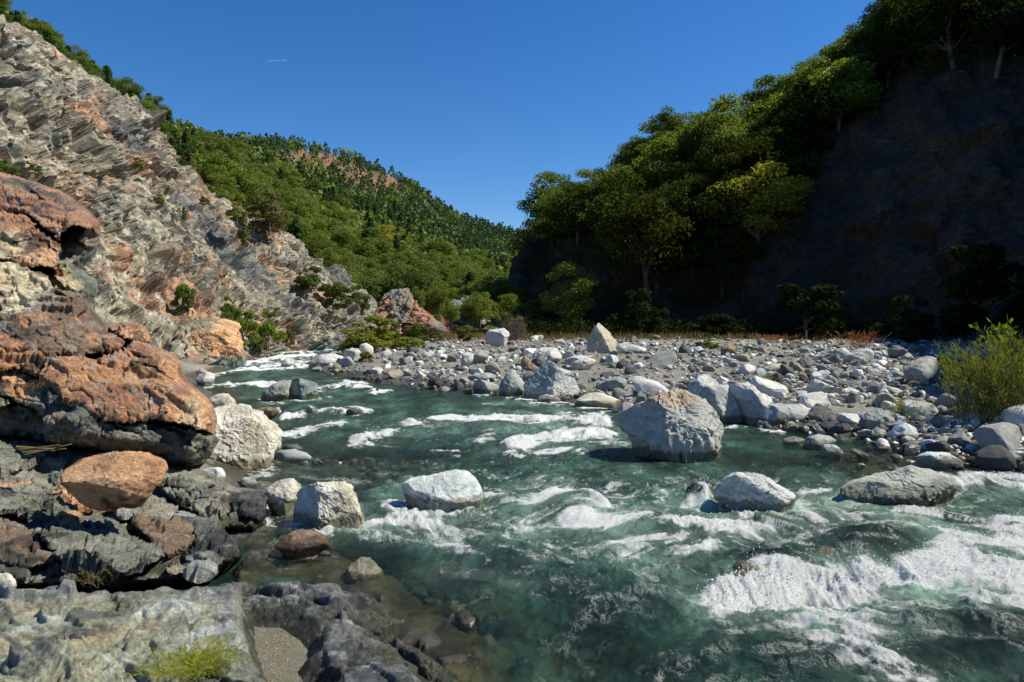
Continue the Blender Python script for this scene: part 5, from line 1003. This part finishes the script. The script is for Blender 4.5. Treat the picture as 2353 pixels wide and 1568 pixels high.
def tubes(segs, sides=5):
    V, F, o = [], [], 0
    for a, b, ra, rb in segs:
        a = np.array(a, float); b = np.array(b, float); d_ = b - a; d_ /= np.linalg.norm(d_) + 1e-9; u = np.cross(d_, (.3, .5, .8)); u /= np.linalg.norm(u); w = np.cross(d_, u)
        an = np.arange(sides) * 2 * np.pi / sides; ring = np.cos(an)[:, None] * u + np.sin(an)[:, None] * w
        V += [a + ring * ra, b + ring * rb]; i = np.arange(sides); F.append(np.stack([i, (i + 1) % sides, (i + 1) % sides + sides, i + sides], 1) + o); o += 2 * sides
    return np.concatenate(V), np.concatenate(F)
def leaves(C, Nr, size, rng, aspect=1.6, jit=.8):
    n = len(C); d_ = Nr + rng.normal(0, jit, (n, 3)); d_ /= np.linalg.norm(d_, axis=1, keepdims=True); r = rng.normal(size=(n, 3)); u = np.cross(d_, r); u /= np.linalg.norm(u, axis=1, keepdims=True); w = np.cross(d_, u)
    s = size * rng.uniform(.6, 1.35, n)[:, None]; V = np.stack([C - u * s * aspect * .5, C + w * s * .5, C + u * s * aspect * .5, C - w * s * .5], 1)
    return V.reshape(-1, 3), np.arange(4 * n).reshape(n, 4)
def broadleaf(seed, n=4200, leaf=.021, K=26, wid=.42, low=.25):
    rng = np.random.default_rng(seed); cs, rs = [], []
    for i in range(K):
        a = rng.uniform(0, 6.28); h = rng.uniform(low, .92); prof = math.sin(min(1, (h - low + .15) / (1.12 - low)) * math.pi) ** .7
        rr = wid * prof * rng.uniform(.25, 1.0); cs.append((math.cos(a) * rr, math.sin(a) * rr, h)); rs.append(rng.uniform(.07, .155) * (1.15 - .3 * h))
    cs.append((0, 0, .55)); rs.append(.2); cs = np.array(cs); rs = np.array(rs); w = rs ** 2; k = rng.choice(len(cs), n, p=w / w.sum())
    d_ = rng.normal(size=(n, 3)); d_[:, 2] = d_[:, 2] * .9 + .25; d_ /= np.linalg.norm(d_, axis=1, keepdims=True)
    C = cs[k] + d_ * (rs[k] * (rng.uniform(.55, 1.18, n)))[:, None] * np.array([1.15, 1.15, .8]); V, F = leaves(C, d_, leaf, rng)
    segs = [((0, 0, -.05), (0.01, 0, .28), .024, .018), ((.01, 0, .28), (.0, .01, .6), .018, .01)] + [((0.005, 0, rng.uniform(.15, .45)), tuple(c), .010, .003) for c in cs[:14]]
    return mesh_np('crown', V, F, smooth=False), segs
def pine(seed, n=4200, leaf=.022, wid=.24, sparse=.0):
    rng = np.random.default_rng(seed); C, D_ = [], []; segs = [((0, 0, -.05), (0, 0, .97), .017, .003)]
    L_ = 16
    for i in range(L_):
        h = .16 + .80 * i / L_; rad = wid * (1 - .86 * (i / L_) ** 1.15) * rng.uniform(.75, 1.15)
        for b_ in range(7):
            if rng.random() < sparse: continue
            a = rng.uniform(0, 6.28); ln = rad * rng.uniform(.65, 1.1); e = np.array([math.cos(a) * ln, math.sin(a) * ln, h + ln * rng.uniform(-.05, .35)]); s0 = np.array([0, 0, h])
            if b_ < 3: segs.append((tuple(s0), tuple(e), .004, .001))
            m = int(n / (L_ * 7)); t_ = rng.uniform(.25, 1.05, m)[:, None]; C.append(s0 + (e - s0) * t_ + rng.normal(0, .022, (m, 3)) * (1.2 - t_ * .3)); D_.append(np.repeat(np.array([[0, 0, 1.0]]), m, 0))
    V, F = leaves(np.concatenate(C), np.concatenate(D_), leaf, rng, 2.2, .9); return mesh_np('crown', V, F, smooth=False), segs
def make_plant(name, crown, segs, leafmat, barkmat=None, sides=5):
    V, F = tubes(segs, sides); tm = mesh_np('trunk', V, F); tm.materials.append(barkmat or M_bark)
    if len(crown.materials) == 0: crown.materials.append(leafmat)
    return (crown, tm)
BL = [make_plant('b', *broadleaf(40 + i, n=7500, wid=[.42, .36, .46, .40, .34][i], low=[.22, .18, .28, .15, .2][i]), L_green) for i in range(5)]
PN = [make_plant('p', *pine(60 + i, wid=[.22, .26, .19][i], sparse=[.0, .15, .1][i]), L_pine) for i in range(3)]
SB = [make_plant('s', *broadleaf(70 + i, n=4200, leaf=.038, K=16, wid=.55, low=.12), L_olive) for i in range(3)]
def place(name, proto, x, y, z, h, leafmat, label, cat, group=None, w=1.0, rz=None, rng=np.random.default_rng(9), tname='trunk'):
    root = bpy.data.objects.new(name, None); COL.objects.link(root); root.empty_display_size = .2
    root.location = (float(x), float(y), float(z)); root.scale = (h * w, h * w, h); root.rotation_euler = (rng.normal(0, .05), rng.normal(0, .05), rz if rz is not None else rng.uniform(0, 6.28))
    tag(root, label, cat, group)
    for pn, me in (('crown', proto[0]), (tname, proto[1])):
        o = bpy.data.objects.new(pn, me); COL.objects.link(o); o.parent = root
        if pn == 'crown' and leafmat is not None: o.material_slots[0].link = 'OBJECT'; o.material_slots[0].material = leafmat
    return root
def grid_sample(G, n, rng):
    a = np.linalg.norm(np.cross(G[1:, :-1] - G[:-1, :-1], G[:-1, 1:] - G[:-1, :-1]), axis=-1); p = (a / a.sum()).ravel(); k = rng.choice(len(p), n, p=p); i, j = k // a.shape[1], k % a.shape[1]
    u, v = rng.random(n)[:, None], rng.random(n)[:, None]; return G[i, j] * (1 - u) * (1 - v) + G[i + 1, j] * u * (1 - v) + G[i, j + 1] * (1 - u) * v + G[i + 1, j + 1] * u * v, i, j
def thin(P, sp):
    keep = []; Q = np.zeros((len(P), 3)); m = 0
    for i in range(len(P)):
        if m == 0 or (np.abs(Q[:m] - P[i]).max(1) > sp[i] * .9).all(): Q[m] = P[i]; m += 1; keep.append(i)
    return np.array(keep)
CREST = np.array([(-100, -60), (0, 10), (50, 45), (100, 82), (150, 130), (205, 155), (255, 212), (310, 252), (345, 305), (390, 332), (425, 358), (480, 375), (575, 438), (650, 492), (750, 568), (820, 650), (855, 710), (880, 790), (1300, 795)])
CREST0 = np.array([(-100, -60), (0, 30), (100, 85), (150, 130), (250, 215), (345, 300), (440, 388), (555, 458), (675, 548), (795, 640), (860, 700), (880, 790), (1300, 795)])
# --- wooded hillside
rng = np.random.default_rng(404); G, bare = LHILL
P, gi, gj = grid_sample(G, 22000, rng); px, py = topx(P); br = bare[np.minimum(gi, bare.shape[0] - 1), np.minimum(gj, bare.shape[1] - 1)]
crest_y = np.interp(px, CREST[:, 0], CREST[:, 1])
pinep = sm(150, 230, P[:, 1]) * .9 + (px < 470) * .55 + ((px > 1080) & (P[:, 1] > 260)) * .4
isp = rng.random(len(P)) < np.clip(pinep, .06, .95)
H = np.where(isp, rng.uniform(4.5, 10.0, len(P)), rng.uniform(4.0, 9.5, len(P))); H = np.where(P[:, 1] < 95, H * .62, H); H = np.where((P[:, 1] > 200) & isp, H * .68, H * np.where(P[:, 1] > 95, .8, 1)); H = np.where((px < 480), H * .7, H)
tall = H * FPX / P[:, 1]
ok = (py - tall < crest_y + 4) & (px > -60) & (px < 1270) & (rng.random(len(P)) > br * .93)
bounds = np.arange(G.shape[0])[gi] < G.shape[0] * .86
ok &= bounds; P, H, isp, px, py, tall, br = [q[ok] for q in (P, H, isp, px, py, tall, br)]
k = thin(P, H * np.where(isp, np.where(P[:, 1] > 190, .36, .34), .44)); P, H, isp, px, py, tall, br = [q[k] for q in (P, H, isp, px, py, tall, br)]
order = np.argsort(-tall); nb = npn = 0; far = []
def zone(px, py, D):
    if px < 480: return 'on the ridge behind the rocky cliff' if px < 260 else 'on the shoulder above the cliff'
    if py > 690: return 'by the red outcrop' if px < 1040 else 'at the mouth of the gorge'
    if D > 260: return 'high under the brown summit' if px < 930 else 'on the far descending ridge'
    if D > 165: return ('behind the olive cliff shrub' if px < 620 else 'below the brown summit' if px < 800 else 'above the yellow tree' if px < 930 else 'above the gorge end') + (' higher up' if D > 210 else '')
    if px < 700: return 'hard by the cliff crest' if py - np.interp(px, CREST[:, 0], CREST[:, 1]) > -45 else 'below the bare red soil' if px > 560 else 'above the olive cliff shrub'
    if px < 880: return 'around the yellow tree'
    return 'low on the wooded slope' if D < 150 else 'halfway up the wooded slope'
for i in order:
    D = P[i, 1]; yl = (abs(px[i] - 885) < 22 and 565 < py[i] < 640) 
    if isp[i] and npn < 285:
        npn += 1; place('pine_tree', PN[rng.integers(0, 3)], *P[i], H[i], L_pine, f"{['slim', 'wide', 'ragged', 'thin'][int(rng.integers(0, 4))]} {'tall' if H[i] > 7.6 else 'short' if H[i] < 5 else 'dark'} green pine {zone(px[i], py[i], D)}", 'pine tree', 'pines on the wooded hillside', w=rng.uniform(.9, 1.3))
    elif not isp[i] and nb < 190:
        nb += 1; tone = rng.random(); mt = L_yellow if yl else L_bright if tone > .93 else L_green
        kb = int(rng.integers(0, 5)); shp_ = ['rounded', 'narrow', 'spreading', 'full-crowned', 'slender'][kb]
        lab = shp_ + ' ' + ('yellow turning' if yl else 'bright green' if tone > .93 else 'tall green' if H[i] > 6.5 else 'low bushy green') + ' broadleaf tree ' + zone(px[i], py[i], D)
        place('broadleaf_tree', BL[kb], *P[i], H[i], mt, lab, 'tree', 'broadleaf trees on the wooded hillside', w=rng.uniform(1.0, 1.45))
    else: far.append(i)
def joined(name, items, label, mat, nleaf=46, leaf=.13, wid=.3, cone=False, seed=3):
    rng = np.random.default_rng(seed); Cs, Ns, Ss = [], [], []
    for (p, h) in items:
        u = rng.random(nleaf); d_ = rng.normal(size=(nleaf, 3)); d_ /= np.linalg.norm(d_, axis=1, keepdims=True)
        if cone: r_ = wid * .75 * (1 - u) ** .8 + .03; a = rng.uniform(0, 6.28, nleaf); c = np.stack([np.cos(a) * r_, np.sin(a) * r_, .1 + .88 * u], 1)
        else: c = d_ * np.array([wid, wid, .36]) * rng.uniform(.75, 1.1, nleaf)[:, None] + (0, 0, .5)
        Cs.append(c * h + p); Ns.append(d_); Ss.append(np.full(nleaf, leaf * h))
    C, N_, S_ = np.concatenate(Cs), np.concatenate(Ns), np.concatenate(Ss); V, F = leaves(C, N_, 1.0, rng, 1.3, .5); V = (V.reshape(-1, 4, 3) - C[:, None]) * S_[:, None, None] + C[:, None]
    o = put(name, mesh_np(name, V.reshape(-1, 3), F, smooth=False), mat); tag(o, label, kind='stuff'); return o
fp = [i for i in far if isp[i]]; fb = [i for i in far if not isp[i]]
joined('far_pine_wood', [(P[i], H[i]) for i in fp], 'mass of pines clothing the upper hillside', L_pine, 30, .15, .30, True)
joined('far_broadleaf_wood', [(P[i], H[i]) for i in fb], 'mass of broadleaf trees clothing the hillside', L_green, 44, .15, .42)
print('left trees', nb, npn, len(fp), len(fb), round(time.time() - T0, 1))
# --- right hill
P, gi, gj = grid_sample(RHILL, 9000, rng); px, py = topx(P); rockface = in_poly(px, py, [(1740, 600), (1830, 420), (1940, 290), (2060, 215), (2353, 190), (2900, 150), (2900, 765), (1740, 765), (1680, 640)]) | in_poly(px, py, [(1100, 780), (1100, 640), (1190, 600), (1230, 660), (1200, 780)])
H = rng.uniform(6.5, 12.5, len(P)) * np.where(py > 700, .5, 1) * np.where(px < 1260, .62, 1)
ok = ~rockface & (px > 1120) & (px < 2560) & (gi < RHILL.shape[0] * .86) & (py < 785); P, H, px, py = P[ok], H[ok], px[ok], py[ok]
k = thin(P, H * .31); P, H, px, py = P[k], H[k], px[k], py[k]
sky_y = np.interp(px, [1195, 1210, 1305, 1415, 1525, 1650, 1800, 1930, 2090, 2290], [560, 560, 500, 452, 378, 342, 285, 212, 75, -20])
H = np.where(np.abs(py - sky_y) < 70, H * .82, H)
sc_ = H / P[:, 1] * (1 + .6 * (np.abs(py - sky_y) < 90)); order = np.argsort(-sc_); rest = []
for n_, i in enumerate(order):
    if n_ < 140:
        at = 'on the shaded skyline' if abs(py[i] - sky_y[i]) < 60 else 'at the dark hill foot' if py[i] > 640 else 'halfway up the dark hill'
        rel = 'at the dark cliff top' if px[i] > 2150 else 'above the rock face' if px[i] > 1900 else 'above the leaning grey boulders' if px[i] > 1680 else 'over the giant boulder' if px[i] > 1450 else 'above the triangular boulder' if px[i] > 1290 else 'beside the gorge mouth'
        t_ = rng.random() * .975; mt = L_yellow if t_ > .96 else L_bright if t_ > .945 else L_sunlit if py[i] - sky_y[i] < 100 and px[i] < 2000 else L_deep; kb = int(rng.integers(0, 5)); shp_ = ['rounded', 'narrow', 'spreading', 'full-crowned', 'slender'][kb]; big_ = 'tall' if H[i] > 9.8 else 'low' if H[i] < 7.5 else 'middling'  # sunlit leaf copy near the skyline, shaded copy lower down
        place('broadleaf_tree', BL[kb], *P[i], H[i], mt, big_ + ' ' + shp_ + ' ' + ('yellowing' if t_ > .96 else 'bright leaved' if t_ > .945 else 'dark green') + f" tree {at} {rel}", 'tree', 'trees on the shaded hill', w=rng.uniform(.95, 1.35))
    else: rest.append(i)
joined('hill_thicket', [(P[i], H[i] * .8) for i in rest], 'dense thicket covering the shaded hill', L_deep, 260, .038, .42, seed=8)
# undergrowth at the foot
m = 420; xs = rng.uniform(1150, 2500, m); G_ = atD(xs, 780 + 0 * xs, rng.uniform(64, 92, m)); gz = .3 + rng.random(m) * .3
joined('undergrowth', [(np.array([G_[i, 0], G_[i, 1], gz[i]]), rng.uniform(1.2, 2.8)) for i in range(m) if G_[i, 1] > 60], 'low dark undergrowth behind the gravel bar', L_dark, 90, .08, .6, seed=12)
print('right trees', len(rest), round(time.time() - T0, 1))
# --- single shrubs and small trees on cliff and valley floor: (px, foot y, D, height px, width factor, material, proto, name, label)
SHR = [(125, 215, 43, 62, 1.5, L_olive, SB, 'dark wind-shaped shrub high on the grey cliff'), (318, 392, 47, 26, 1.1, L_green, SB, 'small round bush on the dark scree of the cliff'), (422, 508, 46, 30, .9, L_pine, PN, 'lone little pine growing on the cliff face'),
       (366, 468, 45, 20, 1.1, L_green, SB, 'small bush under the scree chute'), (620, 535, 66, 78, 1.25, L_olive, SB, 'large olive-brown shrub on the cliff crest'), (545, 510, 60, 38, 1.2, L_green, SB, 'green shrub beside the large olive-brown shrub'), (562, 568, 57, 45, .9, L_olive, SB, 'drooping shrub under the cliff crest shrubs'),
       (432, 720, 38, 66, .8, L_bright, SB, 'bright green shrub at the foot of the cliff'), (12, 400, 28, 30, 1.6, L_green, SB, 'low green bush above the rust-red slab'), (80, 398, 28, 20, 1.7, L_bright, SB, 'low yellow-green bush behind the rust-red slab'), (205, 310, 44, 14, 1.5, L_green, SB, 'tiny bush on the cliff below the shrub'),
       (470, 470, 54, 16, 1.5, L_olive, SB, 'thin bush on the crest side of the scree'), (715, 680, 62, 56, 1.25, L_green, SB, 'dark green tree at the lower end of the cliff'), (765, 715, 62, 62, 1.1, L_green, SB, 'green tree in front of the cliff end'), (825, 715, 70, 50, 1.1, L_green, SB, 'green bush between cliff end and red outcrop'), (690, 655, 62, 26, 1.3, L_olive, SB, 'olive bush on the lower cliff'),
       (522, 735, 41, 46, .7, L_bright, SB, 'slender green bush beside the bright cliff shrub'), (558, 800, 44, 78, .9, L_bright, SB, 'tall bright bush on the stones at the cliff foot'), (618, 800, 47, 72, .85, L_bright, SB, 'rounded green bush at the water bend'), (668, 800, 49, 42, .8, L_olive, SB, 'thin brownish bush by the water bend'), (590, 805, 46, 32, 1.5, L_olive, SB, 'low olive bush below the two green bushes'),
       (860, 812, 44, 70, 2.3, L_willow, SB, 'broad olive willow bush on the bar edge'), (905, 800, 46, 50, 1.2, L_willow, SB, 'paler willow bush behind the broad one'), (952, 800, 47, 54, 1.05, L_green, SB, 'dark green bush beside the willow bushes'), (1065, 785, 55, 36, 1.5, L_willow, SB, 'low olive bush at the head of the grass'), (1000, 785, 56, 20, 2.0, L_olive, SB, 'flat brownish bush between two green ones'),
       (1010, 730, 88, 62, .8, L_green, BL, 'upright tree beside the grey rocks at valley floor'), (965, 720, 86, 50, .9, L_green, BL, 'small round tree above the red outcrop'), (1040, 748, 84, 44, 1.1, L_bright, BL, 'yellow-green tree at the valley floor'), (1085, 745, 90, 60, 1.1, L_green, BL, 'dark tree at the gorge mouth'),
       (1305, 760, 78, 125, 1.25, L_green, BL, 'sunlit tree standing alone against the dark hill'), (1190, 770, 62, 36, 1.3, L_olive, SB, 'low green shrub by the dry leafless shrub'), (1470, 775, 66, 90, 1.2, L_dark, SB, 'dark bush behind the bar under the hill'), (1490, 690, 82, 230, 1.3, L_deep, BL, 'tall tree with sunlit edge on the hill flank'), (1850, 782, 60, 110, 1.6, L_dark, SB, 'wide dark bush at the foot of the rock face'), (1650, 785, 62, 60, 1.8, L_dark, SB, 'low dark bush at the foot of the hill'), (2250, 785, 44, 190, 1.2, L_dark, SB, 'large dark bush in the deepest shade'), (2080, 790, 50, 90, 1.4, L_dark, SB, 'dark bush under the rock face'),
       (1760, 930, 22, 50, 1.1, L_willow, SB, 'green willow tuft behind the tall pinkish boulder'), (1020, 855, 34, 16, 2.2, L_olive, SB, 'low brown plants among the white stones'), (845, 845, 36, 38, 1.1, L_olive, SB, 'wispy brown bush at the blocky split boulder'), (1630, 800, 36, 20, 2.0, L_bright, SB, 'bright green weeds around the brown-topped boulder'), (1720, 812, 34, 18, 1.6, L_bright, SB, 'small green weeds at the bar crest')]
for (x, y, D, hp, w, mt, pr, lab) in SHR:
    c = atD(x, y, D); place('shrub' if pr is SB else 'pine_tree' if pr is PN else 'broadleaf_tree', pr[rng.integers(0, 3)], c[0], c[1], c[2] - .1, hp * D / FPX * 1.28, mt, lab, 'shrub' if pr is SB else 'tree', w=w * .85, tname='stem' if pr is SB else 'trunk')
# --- long-leaved willow in the shade line
def wands(rng, n, h, spread, lean, leafn, leafs, r=.004, up=.8):
    segs, C, D_ = [], [], []
    for i in range(n):
        a = rng.uniform(0, 6.28); s0 = np.array([rng.normal(0, spread * .25), rng.normal(0, spread * .25), 0]); hh = h * rng.uniform(.55, 1.0); e1 = s0 + np.array([math.cos(a) * spread * .35 * rng.random(), math.sin(a) * spread * .35 * rng.random(), hh * .55]); e2 = e1 + np.array([math.cos(a) * spread * .6 * rng.random() + lean[0], math.sin(a) * spread * .6 * rng.random() + lean[1], hh * .45 * up])
        segs += [(tuple(s0), tuple(e1), r, r * .7), (tuple(e1), tuple(e2), r * .7, r * .3)]
        t_ = rng.random(leafn)[:, None]; c = np.where(t_ < .35, s0 * .4 + e1 * .6 + (e1 - s0) * (t_ - .1), e1 + (e2 - e1) * (t_ - .3) / .7); c = c + rng.normal(0, .05 * h / 2.5, (leafn, 3)); C.append(c); D_.append(np.repeat((e2 - s0)[None], leafn, 0))
    return segs, np.concatenate(C), np.concatenate(D_)
def blades(C, D_, ln, wd, rng):
    n = len(C); u = D_ / np.linalg.norm(D_, axis=1, keepdims=True) + rng.normal(0, .38, (n, 3)); u /= np.linalg.norm(u, axis=1, keepdims=True); s = np.cross(u, rng.normal(size=(n, 3))); s /= np.linalg.norm(s, axis=1, keepdims=True); L_ = ln * rng.uniform(.6, 1.3, n)[:, None]
    V = np.stack([C, C + u * L_ * .5 + s * wd, C + u * L_, C + u * L_ * .5 - s * wd], 1); return V.reshape(-1, 3), np.arange(4 * n).reshape(n, 4)
def wand_plant(name, x, y, D, h, spread, n, leafn, ln, wd, mt, label, lean=(0, 0), seed=1, cat='shrub', bark=None, r=.006, z=None):
    rg = np.random.default_rng(seed); segs, C, D_ = wands(rg, n, h, spread, lean, leafn, ln, r); V, F = blades(C, D_, ln, wd, rg); c = atD(x, y, D)
    root = put(name, None); root.location = (float(c[0]), float(c[1]), float(c[2] if z is None else z)); tag(root, label, cat)
    put('foliage', mesh_np('foliage', V, F, smooth=False), mt, root); V, F = tubes(segs, 4); put('stem', mesh_np('stem', V, F), bark or M_bark, root); return root
wand_plant('willow_bush', 2285, 1010, 14.8, 2.35, 1.25, 130, 75, .13, .007, L_willow, 'big feathery willow bush, half lit, on the shaded bank', (-.05, 0), 5, r=.01)
wand_plant('willow_bush', 2420, 1000, 15.5, 2.8, 1.5, 110, 75, .13, .007, L_willow, 'second willow bush reaching in from the frame edge', (-.1, 0), 6, r=.01)
wand_plant('leafy_sapling', 2320, 960, 17.0, 2.75, 1.3, 26, 44, .15, .045, L_bright, 'sapling with broad bright leaves sticking out above the willow', (0, 0), 7, r=.012)
wand_plant('leafy_sapling', 2215, 900, 18.0, 1.1, .9, 22, 30, .13, .04, L_green, 'low broad-leaved sapling in shade beside the willow', (0, 0), 8)
wand_plant('reed_tuft', 2080, 985, 16.0, .75, .55, 30, 22, .09, .009, L_moss, 'yellow-green weedy plant on the shaded stones', (0, 0), 9, 'plant')
wand_plant('reed_tuft', 2108, 968, 16.4, .55, .4, 20, 18, .09, .008, L_willow, 'green weedy plant next to the yellow-green one', (0, 0), 10, 'plant')
wand_plant('reed_tuft', 1765, 905, 21.0, .62, .8, 50, 20, .10, .008, L_willow, 'spiky green plant behind the tall pinkish boulder', (0, 0), 11, 'plant')
wand_plant('dry_shrub', 1180, 782, 55, 2.6, 1.8, 120, 3, .1, .01, L_dry, 'leafless reddish-brown shrub at the back of the bar', (0, 0), 12, r=.014)
wand_plant('dry_twigs', 555, 1010, 11.2, .22, .25, 12, 3, .03, .003, L_dry, 'dry twigs growing from a crack of the huge white boulder', (.05, 0), 13, 'plant', L_dry, .002)
wand_plant('dry_twigs', 535, 925, 15, .42, .3, 12, 8, .04, .004, L_red, 'reddish dry stalks behind the white boulder', (0, 0), 14, 'plant', L_dry, .003)
wand_plant('dry_twigs', 608, 955, 16, .35, .6, 18, 8, .04, .004, L_dry, 'brown dry stalks over the flat rocks in the stream', (0, 0), 15, 'plant', L_dry, .003)
wand_plant('dry_twigs', 1372, 905, 22.8, .62, .6, 20, 2, .04, .004, L_dry, 'pale dry stalks in front of the half-hidden white boulder', (0, 0), 16, 'plant', L_dry, .004)
wand_plant('dry_twigs', 1880, 975, 16, .5, .5, 9, 5, .03, .004, L_red, 'bare reddish twigs on the sand patch', (.1, 0), 17, 'plant', L_dry, .004)
wand_plant('dry_grass_tuft', 1972, 800, 34, .95, 1.5, 70, 10, .12, .012, L_red, 'pinkish-red dry tuft at the crest of the bar', (.1, 0), 18, 'plant', L_red, .006)
wand_plant('dry_grass_tuft', 1778, 788, 36, .5, 1.3, 40, 8, .14, .012, L_red, 'rust-red drooping tuft at the crest of the bar', (0, 0), 19, 'plant', L_red, .006)
wand_plant('dry_grass_tuft', 1835, 800, 33, .4, 1.0, 30, 9, .1, .012, L_dry, 'brown grass tuft between the two red tufts', (0, 0), 20, 'plant', L_dry, .005)
wand_plant('reed_tuft', 1630, 905, 21.5, .45, .9, 40, 14, .08, .008, L_dry, 'brownish weeds behind the giant boulder', (0, 0), 21, 'plant', L_dry, .004)
wand_plant('moss_grass', 445, 1545, 4.45, .085, .42, 220, 14, .045, .0016, L_moss, 'bright yellow-green grass tuft on the bedrock', (0, 0), 22, 'grass tuft', L_moss, .0008, z=.30)
wand_plant('small_weed', 218, 1345, 6.0, .16, .3, 26, 14, .03, .003, L_olive, 'brown-green weed under the big dark ledge', (0, 0), 23, 'plant', L_dry, .0015)
wand_plant('small_weed', 80, 1165, 7.0, .15, .3, 24, 14, .03, .003, L_dry, 'yellow-brown weed on the mottled ledge', (0, 0), 24, 'plant', L_dry, .0015)
wand_plant('small_weed', 1060, 1585, 4.7, .20, .3, 10, 12, .035, .003, L_dry, 'thin dry weed at the tip of the bedrock', (.06, 0), 25, 'plant', L_dry, .0015)
wand_plant('small_weed', 70, 895, 9.2, .10, .22, 40, 10, .02, .006, L_pale if 'L_pale' in globals() else L_dry, 'pale dry cushion plant on the orange slab', (0, 0), 26, 'plant', L_dry, .0015)
# dry grass at the back of the bar
rng = np.random.default_rng(55); n = 9000; xs = rng.uniform(1010, 1900, n); G_ = atD(xs, 775 + 0 * xs, rng.uniform(56, 72, n)); C = np.stack([G_[:, 0], G_[:, 1], .55 + rng.random(n) * .5], 1); C = C[rng.random(n) < .4 + .6 * (vnoise(C * .6, 4) > 0)]
V, F = blades(C, np.repeat(np.array([[0, 0, 1.0]]), len(C), 0), .55, .03, rng); o = put('dry_grass', mesh_np('dry_grass', V, F, smooth=False), L_dry); tag(o, 'dry brown grass at the back of the bar', kind='stuff')
# driftwood wedged under the orange slab
segs = [((-.22, .0, 0), (.22, .02, .10), .022, .017)]
root = put('driftwood', None); c = atD(78, 1023, 7.9); root.location = tuple(float(v) for v in c); tag(root, 'pale driftwood sticks wedged under the orange overhang', 'driftwood')
for a in range(4):
    V, F = tubes([((-.2 + .06 * a, -.04 * a, -.03 - .02 * a), (.25 + .05 * a, -.02 + .03 * a, .05 * (a % 2) - .05), .012 if a else .024, .008 if a else .018)], 7); put('stick', mesh_np('stick', V, F), L_dry if a else M_driftwood if 'M_driftwood' in globals() else L_dry, root)
print('plants', round(time.time() - T0, 1))

# things that would otherwise read alike are told apart by how high they stand in the view
ORD = ['highest', 'second highest', 'third highest', 'fourth highest', 'fifth highest', 'sixth highest', 'seventh highest', 'eighth highest']; NUM = [0, 1, 'two', 'three', 'four', 'five', 'six', 'seven', 'eight']
dups = {}
for o in bpy.data.objects:
    if 'label' in o.keys() and 'group' in o.keys(): dups.setdefault((o['group'], o['label']), []).append(o)
for (g_, l_), os_ in dups.items():
    if 1 < len(os_) <= 8 and len(l_.split()) <= 12:
        os_.sort(key=lambda o: topx(np.array(o.location))[1])
        for k_, o in enumerate(os_): o['label'] = l_ + ', ' + (('higher' if k_ == 0 else 'lower') if len(os_) == 2 else ORD[k_] if k_ < len(os_) - 1 else 'lowest') + ' of ' + NUM[len(os_)]
# a jet and its trail, far up
root = put('airliner', None); c = atD(655, 139, 3800); root.location = tuple(float(v) for v in c); tag(root, 'tiny white airliner high in the blue sky', 'aeroplane')
V, F = tubes([((-9, 0, 0), (9, 2, 0), 1.3, 1.1), ((9, 2, 0), (12, 2.4, 0), 1.1, .3)], 8); put('fuselage', mesh_np('fuselage', V, F), M_foam, root)
for s_ in (-1, 1):
    V, F = tubes([((2, 0, 0), (-6, s_ * 9, .5), .7, .3)], 4); put('wing', mesh_np('wing', V, F), M_foam, root)
c2 = atD(612, 141.5, 3700); V, F = tubes([(tuple(c - np.array([14, 2, 0])), tuple(c2), 1.2, 1.9)], 6); nt = NT('vapour'); a_ = nt.n('ShaderNodeBsdfDiffuse'); a_.inputs[0].default_value = (.8, .8, .8, 1); b_ = nt.n('ShaderNodeBsdfTransparent'); m_ = nt.n('ShaderNodeMixShader'); m_.inputs[0].default_value = .10; nt.l(b_.outputs[0], m_.inputs[1]); nt.l(a_.outputs[0], m_.inputs[2]); nt.l(m_.outputs[0], nt.out.inputs[0])
o = put('vapour_trail', mesh_np('vapour_trail', V, F), nt.m); tag(o, 'faint short vapour trail behind the airliner', kind='stuff')
dg = bpy.context.evaluated_depsgraph_get(); seen_ = {}
for o in bpy.data.objects:
    if o.type == 'MESH': seen_.setdefault(o.data.name, [len(o.data.polygons) * (2 if len(o.data.polygons) and o.data.polygons[0].loop_total == 4 else 1), o.name])
print('TRIS', sum(v[0] for v in seen_.values()), sorted(seen_.values(), reverse=True)[:14])
